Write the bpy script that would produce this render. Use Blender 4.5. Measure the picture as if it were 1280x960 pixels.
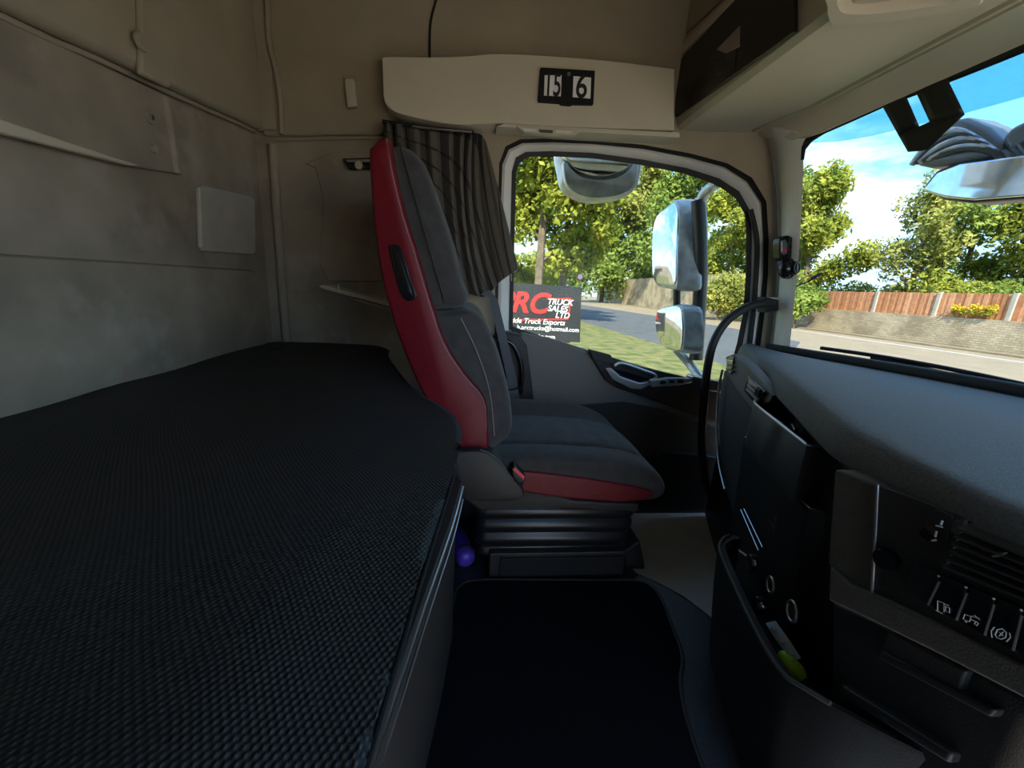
import bpy, bmesh, math, random
from mathutils import Vector, Matrix, noise as mnoise
random.seed(7)
for o in list(bpy.data.objects): bpy.data.objects.remove(o, do_unlink=True)
scene = bpy.context.scene
C = scene.collection

# ------------------------------------------------------------------ camera
F = 481.0
CAM = Vector((0, 0, 1.0))
def basis(vp=(588, 357), roll=2.0):
    Y = Vector(((vp[0]-640)/F, -(vp[1]-480)/F, 1.0)).normalized()
    a = math.radians(roll)
    Z = Vector((math.sin(a), math.cos(a), 0)); Z = (Z - Y*Z.dot(Y)).normalized()
    X = Y.cross(Z) * -1
    if X.x < 0: X = -X
    return X, Y, Z
BX, BY, BZ = basis()
right = Vector((BX.x, BY.x, BZ.x)); up = Vector((BX.y, BY.y, BZ.y)); fwd = Vector((BX.z, BY.z, BZ.z))
cd = bpy.data.cameras.new('camera'); cam = bpy.data.objects.new('camera', cd); C.objects.link(cam)
cd.sensor_width = 36; cd.lens = 36*F/1280; cd.clip_start = 0.02; cd.clip_end = 500
cam.matrix_world = Matrix(((right.x, up.x, -fwd.x, CAM.x), (right.y, up.y, -fwd.y, CAM.y), (right.z, up.z, -fwd.z, CAM.z), (0, 0, 0, 1)))
scene.camera = cam
scene.view_settings.view_transform = 'Standard'; scene.view_settings.look = 'None'
scene.view_settings.gamma = 1.0; scene.view_settings.use_curve_mapping = False
scene.view_settings.exposure = 1.0

# ------------------------------------------------------------------ sky and sun
SKY = 2.75
wd = bpy.data.worlds.new('sky'); scene.world = wd; wd.use_nodes = True
nt = wd.node_tree; nt.nodes.clear()
def N(t, **k):
    n = nt.nodes.new(t)
    for a, b in k.items(): setattr(n, a, b)
    return n
tc = N('ShaderNodeTexCoord'); sx = N('ShaderNodeSeparateXYZ'); nt.links.new(tc.outputs['Generated'], sx.inputs[0])
rp = N('ShaderNodeValToRGB'); nt.links.new(sx.outputs[2], rp.inputs[0])
e = rp.color_ramp.elements
e[0].position = 0.0; e[0].color = (.62, .78, .90, 1)
e[1].position = .75; e[1].color = (.10, .30, .72, 1)
k = rp.color_ramp.elements.new(.25); k.color = (.22, .54, .92, 1)
mp = N('ShaderNodeMapping'); mp.inputs['Scale'].default_value = (2.2, 2.2, 6.5); nt.links.new(tc.outputs['Generated'], mp.inputs[0])
nz = N('ShaderNodeTexNoise'); nz.inputs['Scale'].default_value = 1.5; nz.inputs['Detail'].default_value = 7; nz.inputs['Roughness'].default_value = .55
nt.links.new(mp.outputs[0], nz.inputs[0])
cr = N('ShaderNodeValToRGB'); cr.color_ramp.elements[0].position = .50; cr.color_ramp.elements[1].position = .66
nt.links.new(nz.outputs[0], cr.inputs[0])
mx = N('ShaderNodeMix', data_type='RGBA'); mx.inputs[7].default_value = (.95, .96, .98, 1)
nt.links.new(cr.outputs[0], mx.inputs[0]); nt.links.new(rp.outputs[0], mx.inputs[6])
bg = N('ShaderNodeBackground'); bg.inputs[1].default_value = SKY; nt.links.new(mx.outputs[2], bg.inputs[0])
ow = N('ShaderNodeOutputWorld'); nt.links.new(bg.outputs[0], ow.inputs[0])
SUN_TO = Vector((-.38, -1, .87)).normalized()
sl = bpy.data.lights.new('sun_offscreen', 'SUN'); sl.energy = 12.5; sl.angle = .009; sl.color = (1, .93, .80)
so = bpy.data.objects.new('sun_offscreen', sl); C.objects.link(so); so.rotation_euler = SUN_TO.to_track_quat('Z', 'Y').to_euler()

# ------------------------------------------------------------------ pixel -> place helpers
def ray(px, py):
    d = Vector(((px-640)/F, -(py-480)/F, 1.0))
    return Vector((d.dot(BX), d.dot(BY), d.dot(BZ)))
def W(px, py, x=None, y=None, z=None):
    r = ray(px, py)
    t = x/r.x if x is not None else y/r.y if y is not None else (z-1.0)/r.z
    return CAM + r*t
def Wn(px, py, P, Nn):
    r = ray(px, py); t = (Vector(P)-CAM).dot(Nn)/r.dot(Nn); return CAM + r*t
def ws_x(y, z): return 1.27+.18*(1-((y-.6)/.87)**2) - .19*(z-.82)
def Wws(px, py, off=0.0):
    r = ray(px, py); a, b = .2, 4.0
    for _ in range(50):
        m = (a+b)/2; p = CAM+r*m
        if p.x - (ws_x(p.y, p.z)-off) > 0: b = m
        else: a = m
    return CAM + r*a

# ------------------------------------------------------------------ materials
M = {}
def mat(name, col, rough=.6, metal=0.0, var=0.0, vs=8.0, bump=0.0, bs=200.0, spec=.5, sheen=0.0, col2=None, thr=None, trans=0.0):
    m = bpy.data.materials.new(name); m.use_nodes = True; t = m.node_tree; b = t.nodes['Principled BSDF']
    b.inputs['Base Color'].default_value = (*col, 1); b.inputs['Roughness'].default_value = rough; b.inputs['Metallic'].default_value = metal
    b.inputs['Specular IOR Level'].default_value = spec
    if sheen: b.inputs['Sheen Weight'].default_value = sheen
    co = t.nodes.new('ShaderNodeTexCoord')
    if var or col2:
        n = t.nodes.new('ShaderNodeTexNoise'); n.inputs['Scale'].default_value = vs; n.inputs['Detail'].default_value = 5
        t.links.new(co.outputs['Object'], n.inputs['Vector'])
        r = t.nodes.new('ShaderNodeValToRGB'); t.links.new(n.outputs[0], r.inputs[0])
        lo, hi = thr or (.3, .7)
        r.color_ramp.elements[0].position = lo; r.color_ramp.elements[1].position = hi
        c2 = col2 or tuple(min(1, c*(1+var)) for c in col); c1 = col if col2 else tuple(c*(1-var) for c in col)
        r.color_ramp.elements[0].color = (*c1, 1); r.color_ramp.elements[1].color = (*c2, 1)
        t.links.new(r.outputs[0], b.inputs['Base Color'])
    if bump:
        n2 = t.nodes.new('ShaderNodeTexNoise'); n2.inputs['Scale'].default_value = bs; n2.inputs['Detail'].default_value = 2
        t.links.new(co.outputs['Object'], n2.inputs['Vector'])
        bp = t.nodes.new('ShaderNodeBump'); bp.inputs['Strength'].default_value = bump; bp.inputs['Distance'].default_value = .002
        t.links.new(n2.outputs[0], bp.inputs['Height']); t.links.new(bp.outputs[0], b.inputs['Normal'])
    M[name] = m; return m
mat('wall_fabric', (.36, .305, .235), .95, var=.22, vs=5, bump=.25, bs=500, spec=.1)
mat('liner', (.39, .335, .25), .95, var=.10, vs=4, bump=.3, bs=500, spec=.1)
mat('cream', (.60, .54, .42), .55, var=.04, vs=5, bump=.08, bs=700, spec=.35)
mat('white_trim', (.76, .74, .69), .45, var=.05, vs=6, spec=.4)
mat('plate', (.52, .49, .41), .6, var=.08, vs=20, spec=.3)
mat('ledge_gold', (.62, .55, .42), .4)
mat('dash_top', (.088, .088, .086), .68, var=.25, vs=260, bump=.6, bs=420, spec=.5)
mat('dash_grey', (.085, .078, .068), .6, var=.12, vs=90, bump=.35, bs=500)
mat('black_plastic', (.019, .0185, .0185), .5, bump=.25, bs=600)
mat('black_soft', (.010, .010, .011), .75, spec=.3)
mat('black_gloss', (.008, .008, .010), .18)
mat('locker_glass', (.012, .009, .008), .28)
mat('door_grey', (.19, .18, .165), .75, bump=.25, bs=600, spec=.3)
mat('door_lower', (.05, .047, .043), .7, bump=.2, bs=600, spec=.3)
mat('chrome', (.78, .78, .78), .12, 1.0)
mat('satin', (.45, .45, .46), .3, 1.0)
mat('red_leather', (.14, .003, .010), .48, var=.12, vs=40, bump=.25, bs=350, spec=.4)
mat('seat_cloth', (.052, .050, .050), .9, var=.18, vs=30, bump=.3, bs=900, spec=.2, sheen=.15)
mat('seat_insert', (.042, .044, .047), .85, var=.3, vs=25, bump=.35, bs=700, spec=.25, sheen=.15)
mat('handle_silver', (.70, .70, .69), .28, .7)
mat('stitch', (.22, .18, .17), .8)
mat('carpet', (.006, .006, .009), .95, var=.2, vs=300, bump=.5, bs=900, spec=.08)
mat('tunnel', (.034, .038, .048), .34, var=.2, vs=300, bump=.9, bs=220, spec=.6)
mat('footwell', (.68, .68, .66), .55, var=.07, vs=9, spec=.4)
mat('purple', (.09, .04, .42), .4)
mat('lime', (.35, .68, .02), .35)
mat('blister', (.62, .66, .70), .2, .2)
mat('strap', (.075, .08, .10), .6)
mat('white_card', (.88, .88, .86), .6)
mat('ink', (.01, .01, .01), .6)
mat('icon_white', (.75, .75, .75), .5)
mat('rubber', (.010, .010, .010), .6)
mat('tray_red', (.10, .008, .01), .5)
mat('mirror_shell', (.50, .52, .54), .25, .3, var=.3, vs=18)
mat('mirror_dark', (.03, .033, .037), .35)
mat('mirror_face', (.80, .80, .80), .07, 1.0, var=.12, vs=30)
mat('asphalt', (.115, .115, .12), .9, var=.22, vs=1.6, bump=.3, bs=30)
mat('yard', (.33, .25, .16), .95, var=.1, vs=.8)
mat('verge', (.27, .21, .13), .95, var=.25, vs=1.5)
mat('grass', (.085, .12, .025), .95, col2=(.26, .22, .075), vs=2.2, thr=(.35, .62))
mat('line_paint', (.55, .53, .48), .8)
mat('post', (.42, .39, .33), .9, var=.1, vs=3)
mat('fence_a', (.52, .235, .11), .85, var=.2, vs=4)
mat('fence_b', (.60, .29, .15), .85, var=.2, vs=5)
mat('fence_c', (.45, .19, .085), .85, var=.2, vs=3)
mat('bark', (.16, .12, .085), .9, var=.3, vs=3)
mat('sign', (.022, .024, .028), .6, var=.2, vs=3)
mat('sign_red', (.72, .035, .03), .55)
mat('sign_white', (.80, .80, .80), .55)
mat('ceramic', (.012, .014, .013), .4)
mat('lamp_lens', (.75, .72, .66), .25)
mat('yellow_flower', (.60, .42, .01), .8)
def leaf_mat(name, a, b):
    m = bpy.data.materials.new(name); m.use_nodes = True; t = m.node_tree; t.nodes.clear()
    out = t.nodes.new('ShaderNodeOutputMaterial'); mixs = t.nodes.new('ShaderNodeMixShader'); mixs.inputs[0].default_value = .35
    d = t.nodes.new('ShaderNodeBsdfDiffuse'); tr = t.nodes.new('ShaderNodeBsdfTranslucent')
    co = t.nodes.new('ShaderNodeTexCoord'); n = t.nodes.new('ShaderNodeTexNoise'); n.inputs['Scale'].default_value = .9; n.inputs['Detail'].default_value = 6
    r = t.nodes.new('ShaderNodeValToRGB'); r.color_ramp.elements[0].position = .36; r.color_ramp.elements[1].position = .64
    r.color_ramp.elements[0].color = (*a, 1); r.color_ramp.elements[1].color = (*b, 1)
    t.links.new(co.outputs['Object'], n.inputs['Vector']); t.links.new(n.outputs[0], r.inputs[0])
    for s in (d, tr): t.links.new(r.outputs[0], s.inputs[0])
    t.links.new(d.outputs[0], mixs.inputs[1]); t.links.new(tr.outputs[0], mixs.inputs[2]); t.links.new(mixs.outputs[0], out.inputs[0])
    M[name] = m
def smudge(name, col, sc, lo, hi, amt):
    t = M[name].node_tree; b = t.nodes['Principled BSDF']; src = b.inputs['Base Color'].links[0].from_socket
    n = t.nodes.new('ShaderNodeTexNoise'); n.inputs['Scale'].default_value = sc; n.inputs['Detail'].default_value = 4
    co = t.nodes.new('ShaderNodeTexCoord'); t.links.new(co.outputs['Object'], n.inputs['Vector'])
    r = t.nodes.new('ShaderNodeMapRange'); r.inputs[1].default_value = lo; r.inputs[2].default_value = hi; r.inputs[4].default_value = amt; t.links.new(n.outputs[0], r.inputs[0])
    x = t.nodes.new('ShaderNodeMix'); x.data_type = 'RGBA'; x.inputs[7].default_value = (*col, 1)
    t.links.new(r.outputs[0], x.inputs[0]); t.links.new(src, x.inputs[6]); t.links.new(x.outputs[2], b.inputs['Base Color'])
smudge('wall_fabric', (.44, .40, .34), 11, .60, .70, .45)
smudge('wall_fabric', (.20, .18, .15), 6, .62, .72, .5)
leaf_mat('leaf_a', (.14, .19, .03), (.50, .50, .09))
leaf_mat('leaf_b', (.11, .175, .035), (.37, .45, .105))
leaf_mat('leaf_c', (.17, .21, .05), (.54, .51, .14))
def glass_mat(name, tint, dirt=0.02, specks=False):
    m = bpy.data.materials.new(name); m.use_nodes = True; t = m.node_tree; t.nodes.clear()
    out = t.nodes.new('ShaderNodeOutputMaterial'); tr = t.nodes.new('ShaderNodeBsdfTransparent'); tr.inputs[0].default_value = (*tint, 1)
    gl = t.nodes.new('ShaderNodeBsdfGlossy'); gl.inputs[1].default_value = .02
    fr = t.nodes.new('ShaderNodeFresnel'); fr.inputs[0].default_value = 1.13
    a = t.nodes.new('ShaderNodeMixShader'); t.links.new(fr.outputs[0], a.inputs[0]); t.links.new(tr.outputs[0], a.inputs[1]); t.links.new(gl.outputs[0], a.inputs[2])
    df = t.nodes.new('ShaderNodeBsdfDiffuse'); df.inputs[0].default_value = (.5, .48, .42, 1)
    b = t.nodes.new('ShaderNodeMixShader'); t.links.new(a.outputs[0], b.inputs[1]); t.links.new(df.outputs[0], b.inputs[2])
    co = t.nodes.new('ShaderNodeTexCoord'); n = t.nodes.new('ShaderNodeTexNoise'); n.inputs['Scale'].default_value = 60; n.inputs['Detail'].default_value = 3
    t.links.new(co.outputs['Object'], n.inputs['Vector'])
    r = t.nodes.new('ShaderNodeMapRange')
    r.inputs[1].default_value = .40 if not specks else .66; r.inputs[2].default_value = .75; r.inputs[3].default_value = 0; r.inputs[4].default_value = dirt
    t.links.new(n.outputs[0], r.inputs[0]); t.links.new(r.outputs[0], b.inputs[0]); t.links.new(b.outputs[0], out.inputs[0])
    M[name] = m
glass_mat('pane', (.575, .60, .575), .015)
glass_mat('screen_glass', (.585, .612, .607), .010)
glass_mat('tint_band', (.55, .80, .83), .06)
def weave_mat():
    m = bpy.data.materials.new('weave'); m.use_nodes = True; t = m.node_tree; b = t.nodes['Principled BSDF']
    b.inputs['Roughness'].default_value = .62; b.inputs['Specular IOR Level'].default_value = .35
    co = t.nodes.new('ShaderNodeTexCoord'); s = t.nodes.new('ShaderNodeSeparateXYZ'); t.links.new(co.outputs['Object'], s.inputs[0])
    def mth(op, *ins):
        n = t.nodes.new('ShaderNodeMath'); n.operation = op
        for i, v in enumerate(ins):
            if isinstance(v, (int, float)): n.inputs[i].default_value = v
            else: t.links.new(v, n.inputs[i])
        return n.outputs[0]
    xz = mth('SUBTRACT', s.outputs[0], s.outputs[2])
    a = mth('SINE', mth('MULTIPLY', xz, 2*math.pi/.0056)); c = mth('SINE', mth('MULTIPLY', s.outputs[1], 2*math.pi/.0080))
    p = mth('MULTIPLY', a, c)
    mr = t.nodes.new('ShaderNodeMapRange'); mr.inputs[1].default_value = .25; mr.inputs[2].default_value = .75; t.links.new(p, mr.inputs[0])
    mxx = t.nodes.new('ShaderNodeMix'); mxx.data_type = 'RGBA'; mxx.inputs[6].default_value = (.014, .015, .017, 1); mxx.inputs[7].default_value = (.068, .069, .071, 1)
    t.links.new(mr.outputs[0], mxx.inputs[0]); t.links.new(mxx.outputs[2], b.inputs['Base Color'])
    bp = t.nodes.new('ShaderNodeBump'); bp.inputs['Strength'].default_value = .6; bp.inputs['Distance'].default_value = .0015
    t.links.new(p, bp.inputs['Height']); t.links.new(bp.outputs[0], b.inputs['Normal'])
    M['weave'] = m
weave_mat()
def curtain_mat():
    m = bpy.data.materials.new('curtain'); m.use_nodes = True; t = m.node_tree; b = t.nodes['Principled BSDF']
    b.inputs['Roughness'].default_value = .8; b.inputs['Specular IOR Level'].default_value = .2; b.inputs['Sheen Weight'].default_value = .2
    uv = t.nodes.new('ShaderNodeUVMap'); s = t.nodes.new('ShaderNodeSeparateXYZ'); t.links.new(uv.outputs[0], s.inputs[0])
    def mth(op, *ins):
        n = t.nodes.new('ShaderNodeMath'); n.operation = op
        for i, v in enumerate(ins):
            if isinstance(v, (int, float)): n.inputs[i].default_value = v
            else: t.links.new(v, n.inputs[i])
        return n.outputs[0]
    f = mth('FRACT', mth('MULTIPLY', s.outputs[1], 16.0)); g = mth('LESS_THAN', f, .14)
    mxx = t.nodes.new('ShaderNodeMix'); mxx.data_type = 'RGBA'; mxx.inputs[6].default_value = (.105, .092, .074, 1); mxx.inputs[7].default_value = (.02, .018, .016, 1)
    t.links.new(g, mxx.inputs[0]); t.links.new(mxx.outputs[2], b.inputs['Base Color']); M['curtain'] = m
curtain_mat()
def brick_mat():
    m = bpy.data.materials.new('old_brick'); m.use_nodes = True; t = m.node_tree; b = t.nodes['Principled BSDF']; b.inputs['Roughness'].default_value = .95
    uv = t.nodes.new('ShaderNodeUVMap')
    br = t.nodes.new('ShaderNodeTexBrick'); br.inputs['Scale'].default_value = 1.0; br.inputs['Brick Width'].default_value = .34; br.inputs['Row Height'].default_value = .14; br.inputs['Mortar Size'].default_value = .014
    br.inputs['Color1'].default_value = (.62, .50, .33, 1); br.inputs['Color2'].default_value = (.48, .37, .24, 1); br.inputs['Mortar'].default_value = (.34, .28, .20, 1)
    t.links.new(uv.outputs[0], br.inputs['Vector'])
    n = t.nodes.new('ShaderNodeTexNoise'); n.inputs['Scale'].default_value = .45; n.inputs['Detail'].default_value = 6; t.links.new(uv.outputs[0], n.inputs['Vector'])
    r = t.nodes.new('ShaderNodeValToRGB'); r.color_ramp.elements[0].position = .42; r.color_ramp.elements[1].position = .56
    r.color_ramp.elements[0].color = (.66, .64, .62, 1); r.color_ramp.elements[1].color = (1, 1, 1, 1); t.links.new(n.outputs[0], r.inputs[0])
    mm = t.nodes.new('ShaderNodeMix'); mm.data_type = 'RGBA'; mm.blend_type = 'MULTIPLY'; mm.inputs[0].default_value = 1
    t.links.new(br.outputs[0], mm.inputs[6]); t.links.new(r.outputs[0], mm.inputs[7]); t.links.new(mm.outputs[2], b.inputs['Base Color'])
    M['old_brick'] = m
brick_mat()

# ------------------------------------------------------------------ mesh helpers
def tag(o, label=None, cat=None, group=None, kind=None):
    if label: o['label'] = label
    if cat: o['category'] = cat
    if group: o['group'] = group
    if kind: o['kind'] = kind
    return o
def thing(name, label, cat, loc=(0, 0, 0), group=None, kind=None):
    o = bpy.data.objects.new(name, None); o.empty_display_size = .05; C.objects.link(o); o.location = loc
    return tag(o, label, cat, group, kind)
def put(name, me, m, parent=None, smooth=True, bevel=0.0, seg=2, ang=35):
    if isinstance(m, str): m = M[m]
    if m: me.materials.append(m)
    o = bpy.data.objects.new(name, me); C.objects.link(o)
    if smooth:
        for p in me.polygons: p.use_smooth = True
        try: me.set_sharp_from_angle(angle=math.radians(ang))
        except Exception: pass
    if bevel:
        b = o.modifiers.new('bevel', 'BEVEL'); b.width = bevel; b.segments = seg; b.limit_method = 'ANGLE'; b.angle_limit = math.radians(30); b.harden_normals = False
        for p in me.polygons: p.use_smooth = True
        at = me.attributes.get('sharp_edge')
        if at: me.attributes.remove(at)
        wn = o.modifiers.new('wn', 'WEIGHTED_NORMAL'); wn.keep_sharp = False
    if parent:
        o.parent = parent
        if parent.type == 'EMPTY': o.matrix_parent_inverse = Matrix.Translation(-Vector(parent.location))
    return o
def mk(name, vs, fs):
    me = bpy.data.meshes.new(name); me.from_pydata([tuple(v) for v in vs], [], fs); me.validate()
    bm = bmesh.new(); bm.from_mesh(me); bmesh.ops.recalc_face_normals(bm, faces=bm.faces); bm.to_mesh(me); bm.free()
    return me
def prism(name, pts, vec, m, parent=None, bevel=0.0, seg=2):
    vec = Vector(vec); n = len(pts); vs = [Vector(p) for p in pts] + [Vector(p)+vec for p in pts]
    fs = [list(range(n)), list(range(n, 2*n))[::-1]] + [[i, (i+1) % n, n+(i+1) % n, n+i] for i in range(n)]
    return put(name, mk(name, vs, fs), m, parent, True, bevel, seg)
def box(name, a, b, m, parent=None, bevel=0.0, seg=2):
    x0, y0, z0 = a; x1, y1, z1 = b
    return prism(name, [(x0, y0, z0), (x1, y0, z0), (x1, y1, z0), (x0, y1, z0)], (0, 0, z1-z0), m, parent, bevel, seg)
def loft(name, rings, m, parent=None, closed=True, caps=True, ang=40):
    n = len(rings[0]); vs = [v for r in rings for v in r]; fs = []
    for a in range(len(rings)-1):
        for i in range(n if closed else n-1):
            j = (i+1) % n; fs.append([a*n+i, a*n+j, (a+1)*n+j, (a+1)*n+i])
    if caps and closed:
        fs.append(list(range(n))); fs.append([(len(rings)-1)*n+i for i in range(n)][::-1])
    return put(name, mk(name, vs, fs), m, parent, True, 0, 2, ang)
def catmull(pts, k=6, closed=False):
    P = [Vector(p) for p in pts]; n = len(P); out = []
    for i in range(n if closed else n-1):
        if closed: a, b, c, d = P[i-1], P[i], P[(i+1) % n], P[(i+2) % n]
        else: a, b, c, d = P[max(i-1, 0)], P[i], P[i+1], P[min(i+2, n-1)]
        for s in range(k):
            t = s/k
            out.append(.5*((2*b) + (c-a)*t + (2*a-5*b+4*c-d)*t*t + (3*b-a-3*c+d)*t**3))
    if not closed: out.append(P[-1])
    return out
def tube(name, pts, r, m, parent=None, smoothk=6, seg=10):
    P = catmull(pts, smoothk) if smoothk else [Vector(p) for p in pts]
    rings = []; prev = None
    for i, p in enumerate(P):
        t = (P[min(i+1, len(P)-1)] - P[max(i-1, 0)]).normalized()
        if prev is None:
            u = t.orthogonal().normalized()
        else:
            u = (prev - t*prev.dot(t)).normalized()
        prev = u; v = t.cross(u); rr = r(i/(len(P)-1)) if callable(r) else r
        rings.append([p + (u*math.cos(2*math.pi*j/seg) + v*math.sin(2*math.pi*j/seg))*rr for j in range(seg)])
    return loft(name, rings, m, parent)
def offset2(poly, d):
    n = len(poly); out = []
    area = sum(poly[i].x*poly[(i+1) % n].y - poly[(i+1) % n].x*poly[i].y for i in range(n))
    s = 1 if area > 0 else -1
    for i in range(n):
        t = (poly[(i+1) % n] - poly[i-1]); t = t.normalized() if t.length > 0 else Vector((1, 0))
        out.append(poly[i] + Vector((-t.y, t.x))*d*s)
    return out
def slab(name, outline, axis, a0, a1, r, m, parent=None, k=5, shift=None, mid=6, resample=True, ins=None):
    """outline: 2D points (the two axes other than `axis`, in order); rounded along axis between a0 and a1"""
    poly = catmull([Vector(p) for p in outline], k, True) if resample else [Vector(p) for p in outline]
    L = a1-a0; sts = []; ri = ins if ins is not None else min(r*.45, .016)
    for i in range(6):
        th = i/5*math.pi/2; sts.append((r*(1-math.cos(th)), ri*(1-math.sin(th))))
    ss = [(a0+d, iv) for d, iv in sts]
    for i in range(1, mid): ss.append((a0+r+(L-2*r)*i/mid, 0))
    ss += [(a1-d, iv) for d, iv in reversed(sts)]
    rings = []
    for a, iv in ss:
        pp = offset2(poly, iv) if iv > 1e-6 else poly
        if shift: pp = [shift(p, (a-a0)/L) for p in pp]
        if axis == 'y': rings.append([Vector((p.x, a, p.y)) for p in pp])
        elif axis == 'x': rings.append([Vector((a, p.x, p.y)) for p in pp])
        else: rings.append([Vector((p.x, p.y, a)) for p in pp])
    return loft(name, rings, m, parent)
def disc(name, c, n, r, h, m, parent=None, seg=20):
    c = Vector(c); n = Vector(n).normalized(); u = n.orthogonal().normalized(); v = n.cross(u)
    prof = [(r*.92, h), (r, h*.75), (r, 0)]
    rings = [[c + n*hh + (u*math.cos(2*math.pi*j/seg)+v*math.sin(2*math.pi*j/seg))*rr for j in range(seg)] for rr, hh in prof]
    return loft(name, rings, m, parent)
def ringobj(name, c, n, r, w, m, parent=None, seg=24):
    c = Vector(c); n = Vector(n).normalized(); u = n.orthogonal().normalized(); v = n.cross(u); rings = []
    for j in range(seg+1):
        th = 2*math.pi*j/seg; d = u*math.cos(th)+v*math.sin(th)
        rings.append([c + d*(r + w*math.cos(q*math.pi/3)) + n*w*math.sin(q*math.pi/3) for q in range(6)])
    return loft(name, rings, m, parent, caps=False)
def text(name, s, o, ux, uy, size, m, parent=None, shear=0, bold=0, ext=.0008, align='CENTER', nar=1.0):
    cu = bpy.data.curves.new(name, 'FONT'); cu.body = s; cu.size = 1.0; cu.align_x = align; cu.align_y = 'CENTER'; cu.shear = shear; cu.offset = bold; cu.extrude = .02
    ob = bpy.data.objects.new('tmp', cu); C.objects.link(ob); bpy.context.view_layer.update()
    me = bpy.data.meshes.new_from_object(ob.evaluated_get(bpy.context.evaluated_depsgraph_get())); bpy.data.objects.remove(ob)
    ux = Vector(ux).normalized(); uy = Vector(uy).normalized(); nn = ux.cross(uy)
    for v in me.vertices: c = v.co.copy(); v.co = Vector(o) + ux*c.x*size*nar + uy*c.y*size + nn*(c.z*ext/.02)
    me.name = name; me.materials.clear()
    return put(name, me, m, parent, False)
def struct(o): o['kind'] = 'structure'; return o

# ================================================================== THE CAB SHELL
YP, YD, XR = 1.62, -.42, -.775        # passenger wall, driver side, rear wall
fl = struct(box('floor', (-.85, -.5, -.05), (1.5, 1.72, .02), 'footwell'))
ce = struct(box('ceiling', (-.85, -.5, 2.30), (1.5, 1.72, 2.38), 'liner'))
wr = struct(box('wall_rear', (-.85, -.5, .02), (XR, 1.72, 2.30), 'wall_fabric'))
# rear wall trim: upper padded liner, raised panel, ribs, ledge, screws
def RX(px, py, dx=0): return W(px, py, x=XR+dx)
a = RX(-300, -100); seam = [RX(0, 20), RX(105, 66), RX(210, 115), RX(280, 146)]
seam = [Vector((XR, -.42, 1.30)), Vector((XR, .3, 1.335))] + seam + [Vector((XR, 1.60, 1.478))]
prism('upper_liner', seam + [Vector((XR, 1.60, 2.3)), Vector((XR, -.42, 2.3))], (.045, 0, 0), 'liner', wr, .02, 4)
tube('liner_seam', [p+Vector((.012, 0, -.004)) for p in seam], .006, 'liner', wr, 3, 8)
pan = [Vector((XR, -.42, 1.285))] + [RX(0, 26), RX(100, 71), RX(204, 119)] + [RX(212, 170), RX(218, 217), RX(150, 207)] + [RX(0, 158), Vector((XR, -.42, 1.20))]
prism('raised_panel', pan, (.014, 0, 0), 'wall_fabric', wr, .006, 3)
tube('panel_rib', [RX(205, 121, .012), RX(213, 170, .012), RX(220, 217, .012)], .011, 'wall_fabric', wr, 5, 10)
prism('ledge_strip', [RX(-160, 99, .012), RX(0, 152, .012), RX(60, 172, .012), RX(164, 206, .012), RX(150, 206, .012), RX(0, 169, .012), RX(-160, 130, .012)], (.02, 0, 0), 'ledge_gold', wr, .004, 2)
# the lower roll of the wall panel, a soft horizontal step
slab('lower_pad', [(-.42, .60), (1.55, .60), (1.555, .80), (1.555, .985), (1.50, 1.005), (-.42, 1.0)], 'x', XR-.02, XR+.016, .014, 'wall_fabric', wr, k=1)
prism('upper_panel_pocket', [RX(165, -5, .04), RX(196, -2, .04), RX(204, 18, .04), RX(205, 110, .04), RX(167, 92, .04)], (.016, 0, 0), 'liner', wr, .012, 4)
for px, py, r, mm in ((175, 52, .018, 'liner'), (186, 146, .016, 'wall_fabric'), (191, 186, .009, 'liner')):
    p = RX(px, py, .056 if py < 100 else .013); disc('screw_cover', p, (1, 0, 0), r, .007, mm, wr); 
    if py < 160: disc('screw', p+Vector((.007, 0, 0)), (1, 0, 0), .006, .002, 'satin' if py > 100 else 'liner', wr)
pl = prism('cover_plate', [RX(243, 234), RX(248, 231), RX(310, 245), RX(314, 250), RX(315, 315), RX(311, 318), RX(250, 314), RX(246, 309)], (.013, 0, 0), 'plate', wr, .004, 3)
pl['label'] = 'cream rounded square cover plate'

# passenger side wall behind the door (bunk end)
ws = struct(box('wall_passenger', (XR, YP, .02), (.10, 1.72, 2.30), 'wall_fabric'))
def SY(px, py, d=0): return W(px, py, y=YP-d)
up_poly = [SY(340, 172), SY(420, 171), SY(478, 170), SY(560, 168)]
up_poly = [Vector((-.74, YP, up_poly[0].z))] + up_poly + [Vector((.95, YP, up_poly[-1].z)), Vector((.95, YP, 2.3)), Vector((-.74, YP, 2.3))]
prism('side_liner', up_poly, (0, -.022, 0), 'liner', ws, .01, 3)
tube('corner_piping', [W(332, -30, y=YP-.03), W(334, 10, y=YP-.03), W(336, 50, y=YP-.03), W(345, 90, y=YP-.03), W(350, 125, y=YP-.03), W(352, 168, y=YP-.03)], .008, 'liner', ws)
rol = [W(290, -40, y=YP-.01), W(330, -40, y=YP-.01), W(334, 30, y=YP-.01), W(342, 85, y=YP-.01), W(349, 165, y=YP-.01), W(322, 165, y=YP-.01), W(322, 60, y=YP-.01)]
prism('corner_roll', rol, (0, -.02, 0), 'liner', ws, .008, 3)
tube('corner_rib', [Vector((-.72, YP-.004, .70)), Vector((-.72, YP-.004, 1.1)), Vector((-.715, YP-.004, 1.44))], .016, 'wall_fabric', ws, 3, 10)
tube('liner_edge', [SY(345, 174, .02), SY(420, 173, .02), SY(490, 172, .02)], .005, 'liner', ws, 2, 8)
prism('moulded_panel', [SY(382, 205), SY(395, 210), SY(405, 250), SY(400, 330), SY(412, 352), SY(640, 352), SY(640, 200), SY(420, 190)], (0, -.007, 0), 'wall_fabric', ws, .006, 4)
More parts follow.
